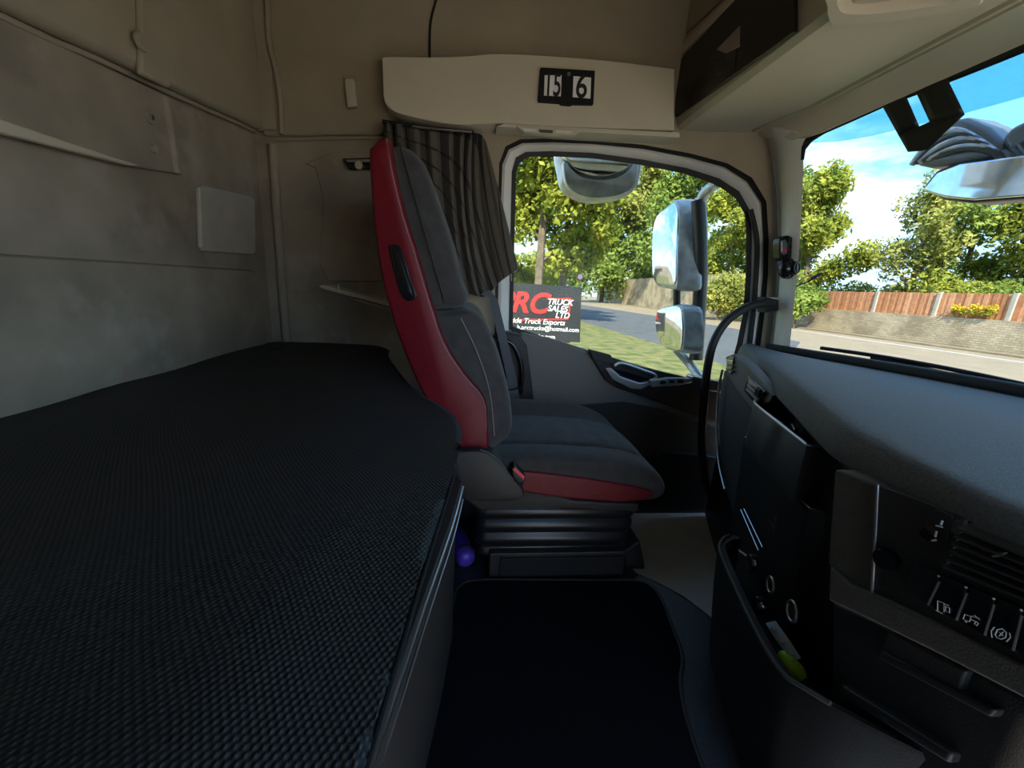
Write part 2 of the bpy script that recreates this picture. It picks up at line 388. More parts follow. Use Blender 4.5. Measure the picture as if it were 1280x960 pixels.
tube('liner_cable_seam', [SY(549, -20, .026), SY(545, 0, .026), SY(538, 30, .026), SY(537, 74, .026)], .004, 'rubber', ws)
# folded bunk tray bracket behind the seat
prism('tray_edge', [W(398, 357, y=1.50), W(404, 356, y=1.50), W(540, 391, y=1.50), W(540, 397, y=1.50), W(402, 361, y=1.50)], (0, .10, 0), 'cream', ws, .002)
prism('tray_under', [W(440, 372, y=1.50), W(540, 398, y=1.50), W(540, 405, y=1.50), W(442, 376, y=1.50)], (0, .08, 0), 'wall_fabric', ws, .002)
tube('tray_pin', [W(423, 356, y=1.50), W(423, 366, y=1.50)], .004, 'ledge_gold', ws, 0, 8)

# coat hook and reading lamp
hk = thing('coat_hook', 'cream plastic coat hook on the brown headliner', 'hook', SY(440, 120))
prism('hook_body', [SY(432, 102, .02), SY(445, 102, .02), SY(448, 136, .02), SY(436, 138, .02)], (0, -.022, 0), 'cream', hk, .006, 3)
prism('hook_base', [SY(429, 97, .015), SY(444, 95, .015), SY(448, 102, .015), SY(434, 104, .015)], (0, -.012, 0), 'liner', hk, .004, 2)
lm = thing('reading_lamp', 'small chrome reading lamp recessed in the bunk side panel', 'lamp', SY(447, 206))
prism('lamp_housing', [SY(429, 199, .015), SY(470, 198, .015), SY(470, 213, .015), SY(437, 213, .015)], (0, -.012, 0), 'black_gloss', lm, .003)
prism('lamp_bezel', [SY(431, 200, .028), SY(470, 199, .028), SY(470, 203, .028), SY(434, 203, .028)], (0, -.004, 0), 'satin', lm, .001)
disc('lamp_lens', SY(449, 207, .028), (0, -1, 0), .015, .008, 'chrome', lm)

box('outer_skin', (.10, 1.64, 1.58), (1.22, 1.72, 2.30), 'white_trim', ws)
# driver side: rear quarter, header, pillar (door stands open)
wdv = struct(box('wall_driver', (XR, -.5, .02), (.25, YD, 2.30), 'wall_fabric'))  # out of view; front edge set forward to block sun from the dash
box('door_header', (.25, -.5, 1.42), (1.35, YD, 2.30), 'cream', wdv)
box('front_pillar', (1.17, -.5, .02), (1.35, YD, 1.42), 'white_trim', wdv)

# ------------------------------------------------------------------ passenger door
G = [(641, 408), (642, 360), (643, 300), (645, 218), (649, 203), (660, 196), (690, 195.5), (740, 198), (800, 206), (855, 217), (895, 231), (918, 246), (931, 268), (933, 300), (932, 345), (929, 390), (921, 430), (908, 474), (868, 477), (800, 458), (740, 440), (690, 424), (655, 413)]
S1 = [(636, 412), (637, 360), (638, 300), (640, 214), (645, 197), (657, 190), (690, 189), (740, 191), (801, 199), (858, 210), (899, 223), (924, 239), (938, 264), (940, 300), (939, 345), (936, 390), (928, 432), (914, 482), (868, 487), (800, 468), (740, 450), (690, 434), (652, 420)]
O1 = [(622, 418), (623, 360), (625, 300), (628, 206), (636, 187), (653, 179), (690, 178), (740, 180), (803, 186), (862, 197), (906, 209), (934, 227), (952, 254), (955, 300), (954, 345), (950, 390), (944, 435), (934, 500), (868, 500), (800, 480), (740, 462), (690, 446), (645, 430)]
O2 = [(618, 422), (619, 360), (621, 300), (624, 204), (632, 183), (650, 174), (690, 173), (740, 175), (804, 181), (864, 192), (909, 204), (940, 222), (958, 252), (961, 300), (960, 345), (956, 390), (950, 435), (940, 505), (868, 510), (800, 490), (740, 472), (690, 456), (640, 436)]
R1 = [(560, 430), (560, 360), (560, 300), (560, 200), (560, 150), (640, 150), (690, 150), (740, 152), (803, 150), (866, 150), (925, 150), (968, 150), (980, 252), (980, 300), (978, 345), (974, 390), (968, 435), (955, 510), (868, 530), (800, 510), (740, 490), (690, 476), (600, 446)]
def RW(L, y): return [W(p[0], p[1], y=y) for p in L]
dr = struct(thing('door_1', None, None, (.6, YP, .02)))
loft('door_surround', [RW(R1, 1.585), RW(O2, 1.575), RW(O2, 1.60)], 'liner', dr, True, False)
loft('weather_strip', [RW(O2, 1.585), RW(O1, 1.583), RW(O1, 1.60)], 'rubber', dr, True, False)
loft('window_frame', [RW(O1, 1.592), RW([((a[0]*.75+b[0]*.25), (a[1]*.75+b[1]*.25)) for a, b in zip(O1, S1)], 1.588), RW([((a[0]*.3+b[0]*.7), (a[1]*.3+b[1]*.7)) for a, b in zip(O1, S1)], 1.60), RW(S1, 1.615)], 'white_trim', dr, True, False)
loft('window_seal', [RW(S1, 1.612), RW(G, 1.616), RW(G, 1.632)], 'rubber', dr, True, False)
w1 = prism('window_1', RW(S1, 1.625), (0, .005, 0), 'pane'); struct(w1)
# frame leading-edge dark channel (double seal by the front of the window)
tube('front_channel', [W(938, 262, y=1.59), W(946, 300, y=1.59), W(945, 345, y=1.59), W(941, 395, y=1.59), W(936, 440, y=1.59)], .010, 'rubber', dr)
# outer door skin
loft('door_skin', [RW(S1, 1.64), RW([(p[0]+(p[0]-780)*.10, p[1]+(p[1]-330)*.10) for p in S1], 1.66)], 'white_trim', dr, True, False)
box('door_back', (.10, 1.66, .02), (1.30, 1.70, .45), 'black_plastic', dr)
# door card
def DC(px, py, y=1.56): return W(px, py, y=y)
card = [DC(652, 416), DC(690, 424), DC(740, 440), DC(800, 458), DC(868, 476), DC(912, 478), DC(905, 560), DC(900, 640), DC(640, 640), DC(640, 440)]
prism('door_card', card, (0, .06, 0), 'door_grey', dr, .012, 3)
prism('card_lower', [DC(700, 508, 1.55), DC(780, 503, 1.55), DC(830, 512, 1.55), DC(912, 540, 1.55), DC(912, 645, 1.55), DC(690, 645, 1.55)], (0, .03, 0), 'door_lower', dr, .006, 3)
prism('door_pocket', [DC(790, 600, 1.52), DC(812, 574, 1.52), DC(828, 566, 1.52), DC(880, 569, 1.52), DC(912, 575, 1.52), DC(912, 650, 1.52), DC(790, 650, 1.52)], (0, .05, 0), 'black_plastic', dr, .006, 3)
tube('pocket_edge', [DC(798, 593, 1.52), DC(814, 573, 1.52), DC(829, 565, 1.52), DC(880, 568, 1.52)], .003, 'dash_grey', dr, 0, 8)
inl = prism('inlay', [DC(735, 440, 1.545), DC(762, 446, 1.545), DC(800, 458, 1.545), DC(862, 473, 1.545), DC(900, 478, 1.545), DC(900, 528, 1.545), DC(850, 512, 1.545), DC(800, 494, 1.545), DC(770, 484, 1.545), DC(757, 475, 1.545), DC(748, 460, 1.545)], (0, .03, 0), 'black_plastic', dr, .004, 2)
prism('upper_cap', [DC(737, 437, 1.54), DC(764, 444, 1.54), DC(768, 456, 1.54), DC(742, 450, 1.54)], (0, .03, 0), 'door_lower', dr, .003)
# chrome door pull
hd = prism('door_handle', [DC(757, 461, 1.525), DC(764, 460, 1.525), DC(776, 471, 1.525), DC(800, 479, 1.525), DC(812, 477, 1.525), DC(813, 481, 1.525), DC(801, 487, 1.525), DC(789, 486, 1.525), DC(766, 475, 1.525)], (0, .02, 0), 'handle_silver', dr, .004, 3)
prism('handle_recess', [DC(766, 460, 1.535), DC(790, 466, 1.535), DC(812, 474, 1.535), DC(800, 478, 1.535), DC(778, 470, 1.535)], (0, .02, 0), 'black_gloss', dr, .002)
tube('handle_trim', [DC(768, 457, 1.52), DC(778, 454, 1.52), DC(805, 463, 1.52), DC(818, 468, 1.52), DC(819, 473, 1.52), DC(812, 476, 1.52)], .006, 'handle_silver', dr)
prism('switch_plate', [DC(812, 476, 1.525), DC(835, 472, 1.525), DC(862, 473, 1.525), DC(866, 478, 1.525), DC(850, 482, 1.525), DC(815, 484, 1.525)], (0, .02, 0), 'handle_silver', dr, .004, 2)
for px, py in ((829, 478), (840, 477), (851, 477)):
    p = DC(px, py, 1.521); prism('switch_key', [p+Vector((dx, 0, dz)) for dx, dz in ((-.013, -.007), (.012, -.007), (.014, .007), (-.011, .007))], (0, .008, 0), 'black_gloss', inl, .002)
prism('ledge_corner', [DC(866, 470, 1.54), DC(905, 478, 1.54), DC(905, 492, 1.54), DC(880, 488, 1.54), DC(866, 482, 1.54)], (0, .06, 0), 'satin', dr, .008, 3)
# B-pillar black trim with belt guide
bp = struct(thing('trim_1', None, None, (.15, 1.6, .4)))
prism('pillar_cover', [W(612, 424, y=1.53), W(628, 415, y=1.53), W(650, 418, y=1.53), W(659, 432, y=1.53), W(664, 470, y=1.53), W(671, 525, y=1.53), W(612, 530, y=1.53)], (0, .09, 0), 'black_plastic', bp, .01, 3)
tube('belt_guide', [W(622, 425, y=1.50), W(638, 428, y=1.50), W(649, 446, y=1.50), W(653, 470, y=1.50), W(650, 492, y=1.50)], .010, 'black_gloss', bp)
# A-pillar trim between the door and the windscreen
Lp = [(950, 158), (962, 190), (968, 225), (972, 262), (972, 330), (968, 390), (961, 440), (950, 500)]
Ep = [(1012, 168), (1003, 186), (1002, 215), (1000, 258), (996, 325), (990, 385), (985, 436), (982, 500)]
La = [W(*p, y=1.585) for p in Lp]; Er = [Wws(p[0]+2, p[1]) for p in Ep]
Mid = [a.lerp(b, .45)+Vector((-.03, -.01, 0)) for a, b in zip(La, Er)]
Mid2 = [a.lerp(b, .85)+Vector((-.02, -.005, 0)) for a, b in zip(La, Er)]
def dens(L): return catmull(L, 4)
ap = loft('trim_2', [dens(La), dens(Mid), dens(Mid2), dens(Er), [p+(p-CAM).normalized()*.06+Vector((0, .01, 0)) for p in dens(Er)]], 'white_trim', None, False, False); struct(ap)
sm = ap.modifiers.new('solid', 'SOLIDIFY'); sm.thickness = .012; sm.offset = 1
prism('handle_boss', [W(962, 372, y=1.50), W(986, 372, y=1.50), W(988, 386, y=1.50), W(962, 389, y=1.50)], (0, .06, 0), 'white_trim', ap, .006, 3)

# ------------------------------------------------------------------ windscreen
ny, nz_ = 28, 12
YL, YR_ = -.34, 1.56
def wsp(y, z, off=0): return Vector((ws_x(y, z)-off, y, z))
def ztop(y): return 1.555+.085*(1-((y-.6)/.86)**2)
vs = []; fs = []
def er_y(z):
    L = sorted([(p.z, p.y) for p in Er])
    if z <= L[0][0]: return L[0][1]
    for (a0, b0), (a1, b1) in zip(L, L[1:]):
        if a0 <= z <= a1: return b0+(b1-b0)*(z-a0)/(a1-a0+1e-9)
    return L[-1][1]
for i in range(ny+1):
    for j in range(nz_+1):
        z = .74+(1.70-.74)*j/nz_; y1_ = er_y(z)+.002; y = 1.2-y1_ + (2*y1_-1.2)*i/ny; vs.append(wsp(y, z))
for i in range(ny):
    for j in range(nz_): fs.append([i*(nz_+1)+j, (i+1)*(nz_+1)+j, (i+1)*(nz_+1)+j+1, i*(nz_+1)+j+1])
w2 = put('window_2', mk('window_2', vs, fs), 'screen_glass'); struct(w2)
sm = w2.modifiers.new('solid', 'SOLIDIFY'); sm.thickness = .006; sm.offset = 1
def ws_patch(name, pix_lo, pix_hi, m, off, k=4, parent=w2, thick=.0015):
    a = [Wws(*p, off) for p in pix_lo]; b = [Wws(*p, off) for p in pix_hi]
    def sub(L):
        out = []
        for p, q in zip(L, L[1:]):
            for s in range(k):
                t = p.lerp(q, s/k); out.append(wsp(t.y, t.z, off))
        return out+[L[-1]]
    a, b = sub(a), sub(b); rows = []
    for s in range(5): rows.append([wsp(p.lerp(q, s/4).y, p.lerp(q, s/4).z, off) for p, q in zip(a, b)])
    o = loft(name, rows, m, parent, False, False)
    md = o.modifiers.new('solid', 'SOLIDIFY'); md.thickness = thick; md.offset = 0
    return o
# black border, tint band, sensor patch
ws_patch('black_border', [(1005, 200), (1007, 187), (1015, 177), (1031, 167), (1110, 132), (1200, 98), (1290, 62), (1400, 18)], [(1001, 200), (1002, 184), (1008, 170), (1027, 156), (1105, 115), (1195, 78), (1290, 35), (1400, -12)], 'ceramic', .003)
ws_patch('tint_band', [(1006, 179), (1048, 177), (1090, 170), (1130, 160), (1200, 143), (1290, 118), (1400, 90)], [(1012, 172), (1045, 155), (1090, 138), (1130, 122), (1200, 95), (1290, 58), (1400, 14)], 'tint_band', .004)
for hi_, lo_ in (([(1098, 124), (1130, 114)], [(1122, 167), (1149, 158)]), ([(1143, 111), (1184, 98)], [(1162, 152), (1206, 143)]), ([(1122, 167), (1149, 158), (1162, 152), (1206, 143)], [(1135, 190), (1148, 189), (1160, 187), (1182, 165)]), ([(1130, 114), (1143, 111)], [(1131, 123), (1145, 117)])):
    ws_patch('sensor_shade', lo_, hi_, 'ceramic', .006)

# ================================================================== OVERHEAD
# header: locker bottom sweeping to the windscreen top, one piece across the cab
hdr = thing('overhead_locker', 'cream overhead locker with dark glossy door above the windscreen', 'locker', (.76, .6, 1.66))
XL = .755
rings = []; groove = []
for i in range(25):
    y = YP-.012-(YP-.012-YD-.02)*i/24; zt = ztop(min(max(y, -.3), 1.48)); xt = ws_x(min(max(y, -.3), 1.48), zt)
    gx = min(XL+.335, xt-.075); groove.append((gx, y))
    zt += (1.642-zt)*max(0, min(1, (y-1.40)/.18))**1.2; x0 = XL
    prof = [(x0, 2.28), (x0, 1.66), (x0+.004, 1.635), (x0+.02, 1.622), (x0+.05, 1.622), (gx-.006, 1.641), (gx, 1.668), (gx+.010, 1.668), (gx+.014, 1.642), (gx+.024, 1.642), (gx+.028, 1.664), (gx+.034, 1.664), (gx+.038, 1.643), (xt-.018, zt+.004), (xt-.006, zt), (xt-.002, zt+.03), (xt+.03, 2.28)]
    rings.append([Vector((px, y, pz)) for px, pz in prof])
loft('locker_body', rings, 'cream', hdr, True, True, 30)
def LX(px, py, d=0): return W(px, py, x=XL-d)
prism('locker_door', [LX(847, 147), LX(998, 41), LX(998, -60), LX(930, -8), LX(849, 80)], (-.012, 0, 0), 'locker_glass', hdr, .003)
prism('door_rail', [LX(849, 76), LX(852, 60), LX(935, -20), LX(960, -36)], (-.016, 0, 0), 'ledge_gold', hdr, .004, 2)
prism('upper_door', [LX(850, 52), LX(855, 12), LX(900, -60), LX(960, -60), LX(935, -28)], (-.010, 0, 0), 'liner', hdr, .003)
prism('door_frame', [LX(836, 163), LX(845, 155), LX(847, 80), LX(851, -20), LX(842, -20)], (-.018, 0, 0), 'cream', hdr, .006, 3)
prism('latch_recess', [LX(897, 62, .011), LX(926, 32, .011), LX(926, 58, .011), LX(908, 67, .011)], (-.004, 0, 0), 'satin', hdr, .002)
prism('latch_button', [LX(895, 78, .011), LX(922, 60, .011), LX(920, 86, .011), LX(894, 98, .011)], (-.003, 0, 0), 'black_gloss', hdr, .002)
# recessed pull tray under the locker
zc = 1.606
tro = catmull([W(*p, z=zc) for p in ((1033, 10), (1034, 24), (1042, 33), (1080, 32), (1150, 23), (1218, 11), (1229, -4), (1228, -60), (1033, -60))], 3, True)
tri = catmull([W(*p, z=zc) for p in ((1048, -2), (1050, 8), (1058, 15), (1090, 16), (1150, 9), (1192, 1), (1200, -8), (1200, -50), (1048, -50))], 3, True)
UPZ = Vector((0, 0, 1))
loft('pull_tray', [[p+UPZ*.05 for p in tro], [p+UPZ*.005 for p in tro], [p.lerp(q, .12) for p, q in zip(tro, tri)], [p.lerp(q, .9) for p, q in zip(tro, tri)], [p+UPZ*.006 for p in tri], [p+UPZ*.032 for p in tri]], 'cream', hdr, True, False, 40)

# shelf fascia over the door
sh = thing('overhead_shelf', 'long cream shelf fascia above the side window', 'shelf', W(650, 160, y=1.55))
tp = catmull([(478, 76, 0), (483, 71, 0), (540, 71.5, 0), (585, 70, 0), (620, 67, 0), (690, 70, 0), (770, 77, 0), (843, 86, 0)], 4)
bt = catmull([(843, 163, 0), (780, 161, 0), (700, 158, 0), (630, 154, 0), (580, 156, 0), (545, 152, 0), (500, 142, 0), (483, 131, 0), (479, 118, 0)], 4)
prism('fascia', [W(p.x, p.y, y=1.50) for p in tp+bt], (0, .115, 0), 'cream', sh, .006, 3)
prism('shelf_underside', [W(620, 158, y=1.50), W(700, 163, y=1.50), W(850, 172, y=1.50), W(850, 165, y=1.50), W(700, 158, y=1.50), W(630, 154, y=1.50)], (0, .11, 0), 'cream', sh, .003)
dl = thing('courtesy_lamp', 'slim cream courtesy lamp under the shelf above the side window', 'lamp', W(686, 165, y=1.51))
prism('lamp_frame', [W(645, 157, y=1.492), W(725, 163, y=1.492), W(718, 169, y=1.492), W(655, 165, y=1.492)], (0, .03, 0), 'cream', dl, .002)
prism('lens', [W(652, 159.5, y=1.488), W(671, 161, y=1.488), W(671, 165, y=1.488), W(656, 164, y=1.488)], (0, .01, 0), 'lamp_lens', dl, .001)
prism('lens', [W(694, 162, y=1.488), W(716, 163.5, y=1.488), W(713, 167, y=1.488), W(694, 166, y=1.488)], (0, .01, 0), 'lamp_lens', dl, .001)
prism('lamp_switch', [W(674, 161.5, y=1.487), W(691, 162.5, y=1.487), W(691, 166, y=1.487), W(675, 165, y=1.487)], (0, .01, 0), 'dash_grey', dl, .001)
# date flip display
dd = thing('date_display', 'black flip date display showing 15 and 6 on the cream shelf', 'display', W(709, 128, y=1.49))
prism('frame', [W(676, 84, y=1.485), W(744, 88, y=1.485), W(742, 130, y=1.485), W(716, 129.5, y=1.485), W(714, 131, y=1.485), W(702, 130, y=1.485), W(700, 128, y=1.485), W(673, 126, y=1.485)], (0, .02, 0), 'black_soft', dd, .002)
for pts in ([(681, 94), (702, 94), (701, 120), (680, 119)], [(717, 95), (739, 97), (738, 123), (716, 121)]):
    prism('card', [W(*p, y=1.482) for p in pts], (0, .008, 0), 'white_card', dd, 0)
ux = (W(742, 108, y=1.48)-W(676, 104, y=1.48)).normalized(); uy = (W(676, 86, y=1.48)-W(674, 126, y=1.48)).normalized()
text('day_digits', '15', W(691, 107, y=1.4815), ux, uy, .096, 'ink', dd, 0, .012, nar=.62)
text('month_digit', '6', W(727, 109, y=1.4815), ux, uy, .100, 'ink', dd, 0, .012, nar=.85)
disc('frame_screw', W(711, 93, y=1.485), (0, -1, 0), .006, .004, 'satin', dd, 12)

# ------------------------------------------------------------------ curtain
cu = thing('curtain', 'dark taupe pinstriped curtain gathered under the shelf behind the red seat', 'curtain', W(600, 360, y=1.48))
top = catmull([(478, 150, 0), (500, 155, 0), (530, 160, 0), (560, 163, 0), (585, 165, 0), (600, 167, 0), (607, 176, 0)], 12)
bot = catmull([(500, 330, 0), (530, 352, 0), (556, 362, 0), (582, 366, 0), (606, 371, 0), (626, 352, 0), (648, 337, 0)], 12)
midl = catmull([(486, 240, 0), (512, 256, 0), (540, 262, 0), (566, 268, 0), (586, 270, 0), (606, 262, 0), (626, 248, 0)], 12)
nU = len(top); nV = 26; vs = []; fs = []; uvs = []
for j in range(nV+1):
    v = j/nV
    for i in range(nU):
        u = i/(nU-1); p = top[i]*(1-v)*(1-2*v)+midl[i]*4*v*(1-v)+bot[i]*v*(2*v-1)
        amp = .035*(1-.25*v)
        fold = math.sin(u*62+1.6*math.sin(u*9)+v*.8) * (1 if u < .66 else max(.10, 1-(u-.66)*6)) + .35*math.sin(u*131+v*2)*(1 if u < .66 else .15)
        if u > .66: fold += .9*math.sin((u-.66)/.34*math.pi*1.7+.6*v)*v
        y = 1.530 + amp*fold - .004*v
        vs.append(W(p.x, p.y, y=y)); uvs.append((u, v*1.0+u*(-1.15)*v))
for j in range(nV):
    for i in range(nU-1): fs.append([j*nU+i, j*nU+i+1, (j+1)*nU+i+1, (j+1)*nU+i])
me = mk('cloth', vs, fs); ul = me.uv_layers.new()
for l in me.loops: ul.data[l.index].uv = uvs[l.vertex_index]
co = put('cloth', me, 'curtain', cu, True, 0, 2, 180)
md = co.modifiers.new('solid', 'SOLIDIFY'); md.thickness = .002
md = co.modifiers.new('sub', 'SUBSURF'); md.levels = 1; md.render_levels = 1
tube('header_tape', [W(478, 152, y=1.515), W(505, 156, y=1.515), W(540, 161, y=1.515), W(592, 166, y=1.515)], .007, 'black_soft', cu)
rl = tube('curtain_rail', [W(516, 158, y=1.503), W(545, 161, y=1.503), W(590, 165, y=1.503)], .0035, 'satin', None)
tag(rl, 'thin bright curtain rail under the cream shelf', 'rail')
tube('rail_hook', [W(497, 156, y=1.497), W(502, 156, y=1.497), W(503, 173, y=1.497)], .002, 'satin', cu, 0, 6)

# ================================================================== BUNK
ZM = .741
out = [Vector(p) for p in ((-.756, 1.598), (-.38, 1.598), (-.31, 1.50), (-.26, 1.22), (-.150, .95), (-.050, .79), (-.016, .70), (-.018, .58), (-.042, .36), (-.066, .1), (-.075, -.40), (-.756, -.40))]
# denser outline
oo = []
for p, q in zip(out, out[1:]+out[:1]):
    n = max(2, int((q-p).length/.035)); oo += [p.lerp(q, s/n) for s in range(n)]
sm_ = oo[:]
for _ in range(2):
    sm_ = [(sm_[i-1]+sm_[i]*2+sm_[(i+1) % len(sm_)])/4 for i in range(len(sm_))]
def hump(x, y):
    h = .030*math.exp(-(((x+.33)/.16)**2+((y-1.20)/.22)**2)) + .012*math.exp(-(((x+.25)/.1)**2+((y-.85)/.25)**2))
    h -= .012*math.exp(-(((x+.50)/.10)**2+((y-.75)/.3)**2)); h += .005*mnoise.noise(Vector((x*5, y*5, 0)))
    h += .010*math.exp(-(((x+.16)/.06)**2+((y-.25)/.3)**2))
    return h
rings = []
TH = .155
for d, dz in ((0, -TH+.012), (-.012, -.085), (-.010, -.058), (.002, -.036), (.018, -.020), (.040, -.009), (.068, -.002), (.10, 0)):
    pp = offset2(sm_, d)
    rings.append([Vector((p.x, p.y, ZM+dz+(hump(p.x, p.y) if d > 0 else hump(p.x, p.y)*.7))) for p in pp])
vs = [v for r in rings for v in r]; n = len(sm_); fs = []
for a in range(len(rings)-1):
    for i in range(n): j = (i+1) % n; fs.append([a*n+i, a*n+j, (a+1)*n+j, (a+1)*n+i])
# interior grid fill of the top
bm = bmesh.new(); bv = [bm.verts.new(v) for v in vs]
for f in fs: bm.faces.new([bv[i] for i in f])
topr = bv[-n:]; f = bm.faces.new(topr); r = bmesh.ops.triangulate(bm, faces=[f])
for _ in range(4):
    ed = [e_ for e_ in bm.edges if e_.calc_length() > .07 and min(v.co.z for v in e_.verts) > ZM-.004+min(0, -.02)]
    if not ed: break
    bmesh.ops.subdivide_edges(bm, edges=ed, cuts=1)
    bmesh.ops.triangulate(bm, faces=[q for q in bm.faces if len(q.verts) > 4])
for v in bm.verts:
    if v.co.z > ZM-.02+.0 and v not in topr:
        pass
tops = set()
for v in bm.verts:
    if v.is_valid and v.co.z > ZM-.03 and v.index == -1 or v not in bv: v.co.z = ZM + hump(v.co.x, v.co.y)
bmesh.ops.recalc_face_normals(bm, faces=bm.faces)
me = bpy.data.meshes.new('bunk_mattress'); bm.to_mesh(me); bm.free()
mt = put('bunk_mattress', me, 'weave', None, True, 0, 2, 180)
tag(mt, 'black woven bunk mattress with pale flecks along the rear wall', 'mattress')
seam = [Vector((p.x, p.y, ZM-.040+hump(p.x, p.y)*.7)) for p in sm_ if p.x > -.2 and p.y < .8]
seam.sort(key=lambda p: -p.y)
tube('edge_seam', [Vector((p.x+.004, p.y, p.z)) for p in seam[::2]], .0022, 'black_soft', mt, 2, 6)
bb = thing('bunk_bed', 'black bunk bed base with two bright edge strips under the mattress', 'bunk', (-.1, .5, .18))
bpl = [(-.766, 1.61), (-.26, 1.61), (-.21, 1.22), (-.03, .80), (-.006, .74), (-.022, .60), (-.060, .36), (-.092, .1), (-.10, -.41), (-.766, -.41)]
prism('base_box', [(x-.02, y, .18) if x > -.5 else (x, y, .18) for x, y in bpl], (0, 0, .385), 'black_soft', bb, .004)
rl_ = [(-.03, .80), (-.006, .74), (-.022, .60), (-.060, .36), (-.092, .1), (-.10, -.41)]
prism('rail', [(x-.06, y, .54) for x, y in rl_[::-1]]+[(x+.004, y, .54) for x, y in rl_], (0, 0, .060), 'black_plastic', bb, .003)
tube('edge_strip', [(x+.005, y, .588) for x, y in rl_[1:]], .0028, 'satin', bb, 4, 8)
tube('edge_strip', [(x+.006, y, .558) for x, y in rl_[1:]], .0016, 'satin', bb, 4, 8)
prism('valance', [(x-.022, y, .18) for x, y in rl_[::-1]]+[(x-.008, y, .18) for x, y in rl_], (0, 0, .36), 'black_plastic', bb, .003)

# ================================================================== TUNNEL, MAT, FOOTWELL
ZT = .18
tn = [(-.13, .22), (-.13, 1.58), (.52, 1.58), (.525, 1.05), (.55, .965), (.60, .925), (.65, .87), (.685, .80), (.69, .72), (.665, .62), (.615, .50), (.56, .41), (.535, .34), (.535, .22)]
tl = []
for p, q in zip(tn, tn[1:]+tn[:1]):
    p, q = Vector(p), Vector(q); m_ = max(1, int((q-p).length/.05)); tl += [p.lerp(q, s/m_) for s in range(m_)]
rings = [[Vector((p.x, p.y, z)) for p in offset2(tl, d)] for d, z in ((-.02, .021), (-.01, .10), (-.002, .15), (.006, .168), (.016, .177), (.03, .18))]
et = loft('engine_tunnel', rings, 'tunnel', None, True, True, 60)
tag(et, 'grained black engine tunnel cover with a sunlit edge beside the footwell', 'tunnel cover')
mpx = catmull([(470, 1100, 0), (527, 960, 0), (548, 850, 0), (566, 755, 0), (574, 735, 0), (592, 727, 0), (640, 726, 0), (720, 726.5, 0), (790, 727, 0), (812, 733, 0), (826, 750, 0), (840, 785, 0), (850, 812, 0), (853, 830, 0), (850, 850, 0), (853, 880, 0), (862, 915, 0), (877, 960, 0), (930, 1100, 0)], 4)
mpts = [W(p.x, p.y, z=ZT+.008) for p in mpx]
fm = thing('floor_mat', 'black carpet mat with piped edge on the engine tunnel', 'mat', (.25, .7, ZT))
prism('carpet', [p-Vector((0, 0, .010)) for p in mpts], (0, 0, .016), 'carpet', fm, .004, 2)
tube('edge_piping', [p+Vector((0, 0, .002)) for p in mpts], .006, 'black_plastic', fm, 0, 8)
pp = [W(835, 704, z=.021), W(893, 700, z=.021), W(893, 770, z=.021), W(812, 728, z=.021)]
# white boot scuff on the footwell floor
pb = thing('drinks_bottle', 'purple plastic bottle lying beside the seat base', 'bottle', W(580, 712, y=.99))
c0 = W(584, 698, y=.98); ax = Vector((-.25, .9, .0)).normalized()
def rev(name, c, ax, prof, m, parent, seg=20):
    u = ax.orthogonal().normalized(); v = ax.cross(u)
    return loft(name, [[c+ax*h+(u*math.cos(2*math.pi*j/seg)+v*math.sin(2*math.pi*j/seg))*rr for j in range(seg)] for rr, h in prof], m, parent)
c0.z = ZT+.030
rev('bottle_body', c0, ax, [(.004, 0), (.018, .002), (.026, .010), (.029, .03), (.029, .14), (.02, .16), (.012, .17)], 'purple', pb)
tube('strap', [c0+ax*.03+Vector((.03*math.cos(t), 0, .031*math.sin(t))) for t in (2.2, 1.6, 1.0, .4, -.2)], .003, 'black_soft', pb)

# ================================================================== PASSENGER SEAT
Y0, Y1 = .95, 1.44
def SX(px, py, y=Y0): p = W(px, py, y=y); return Vector((p.x, p.z))
st = thing('passenger_seat', 'dark grey passenger seat with red leather side panels on a bellows base', 'seat', (.3, 1.2, ZT))
upb = [SX(p[0], p[1]) for p in ((466, 210), (474, 184), (488, 176), (505, 177), (520, 187), (533, 206), (548, 246), (564, 296), (577, 346), (586, 370), (583, 382), (572, 386), (545, 388), (500, 388), (484, 345), (472, 285))]
def bol(p, t):   # side bolsters proud, centre hollow; only the front half of the outline moves
    c = math.cos((t-.5)*2*math.pi)*.5+.5
    return Vector((p.x - .030*c*max(0, min(1, (p.x+.17)*6)), p.y))
slab('head_section', upb, 'y', Y0+.012, Y1-.012, .05, 'seat_cloth', st, 4, bol)
lwb = [SX(p[0], p[1]) for p in ((490, 384), (545, 390), (573, 388), (590, 388), (607, 402), (622, 434), (634, 475), (641, 510), (640, 545), (612, 566), (585, 562), (558, 536), (530, 490), (505, 435))]
slab('backrest', lwb, 'y', Y0+.004, Y1-.004, .045, 'seat_cloth', st, 4, bol)
for t_ in (0,):
    tube('stitch_line', [Vector((SX(*p).x, Y0+.004, SX(*p).y)) for p in ((499, 178), (516, 240), (536, 310), (556, 378))], .0016, 'rubber', st)
    tube('stitch_line', [Vector((SX(*p).x+.0, Y0+.002, SX(*p).y)) for p in ((576, 398), (596, 440), (612, 490), (618, 545))], .0016, 'stitch', st)
redp = [(463, 200), (468, 185), (478, 176), (489, 178), (495, 215), (508, 270), (523, 318), (540, 376), (558, 428), (582, 466), (606, 496), (610, 530), (609, 560), (590, 561), (568, 560), (562, 537), (530, 492), (501, 425), (482, 362), (470, 292)]
sp = slab('side_panel', [SX(*p) for p in redp], 'y', Y0-.022, Y0+.05, .02, 'red_leather', st, 3); sp['label'] = 'red leather backrest side panel'
sp2 = slab('side_panel', [SX(*p) for p in redp], 'y', Y1-.05, Y1+.022, .02, 'red_leather', st, 3)
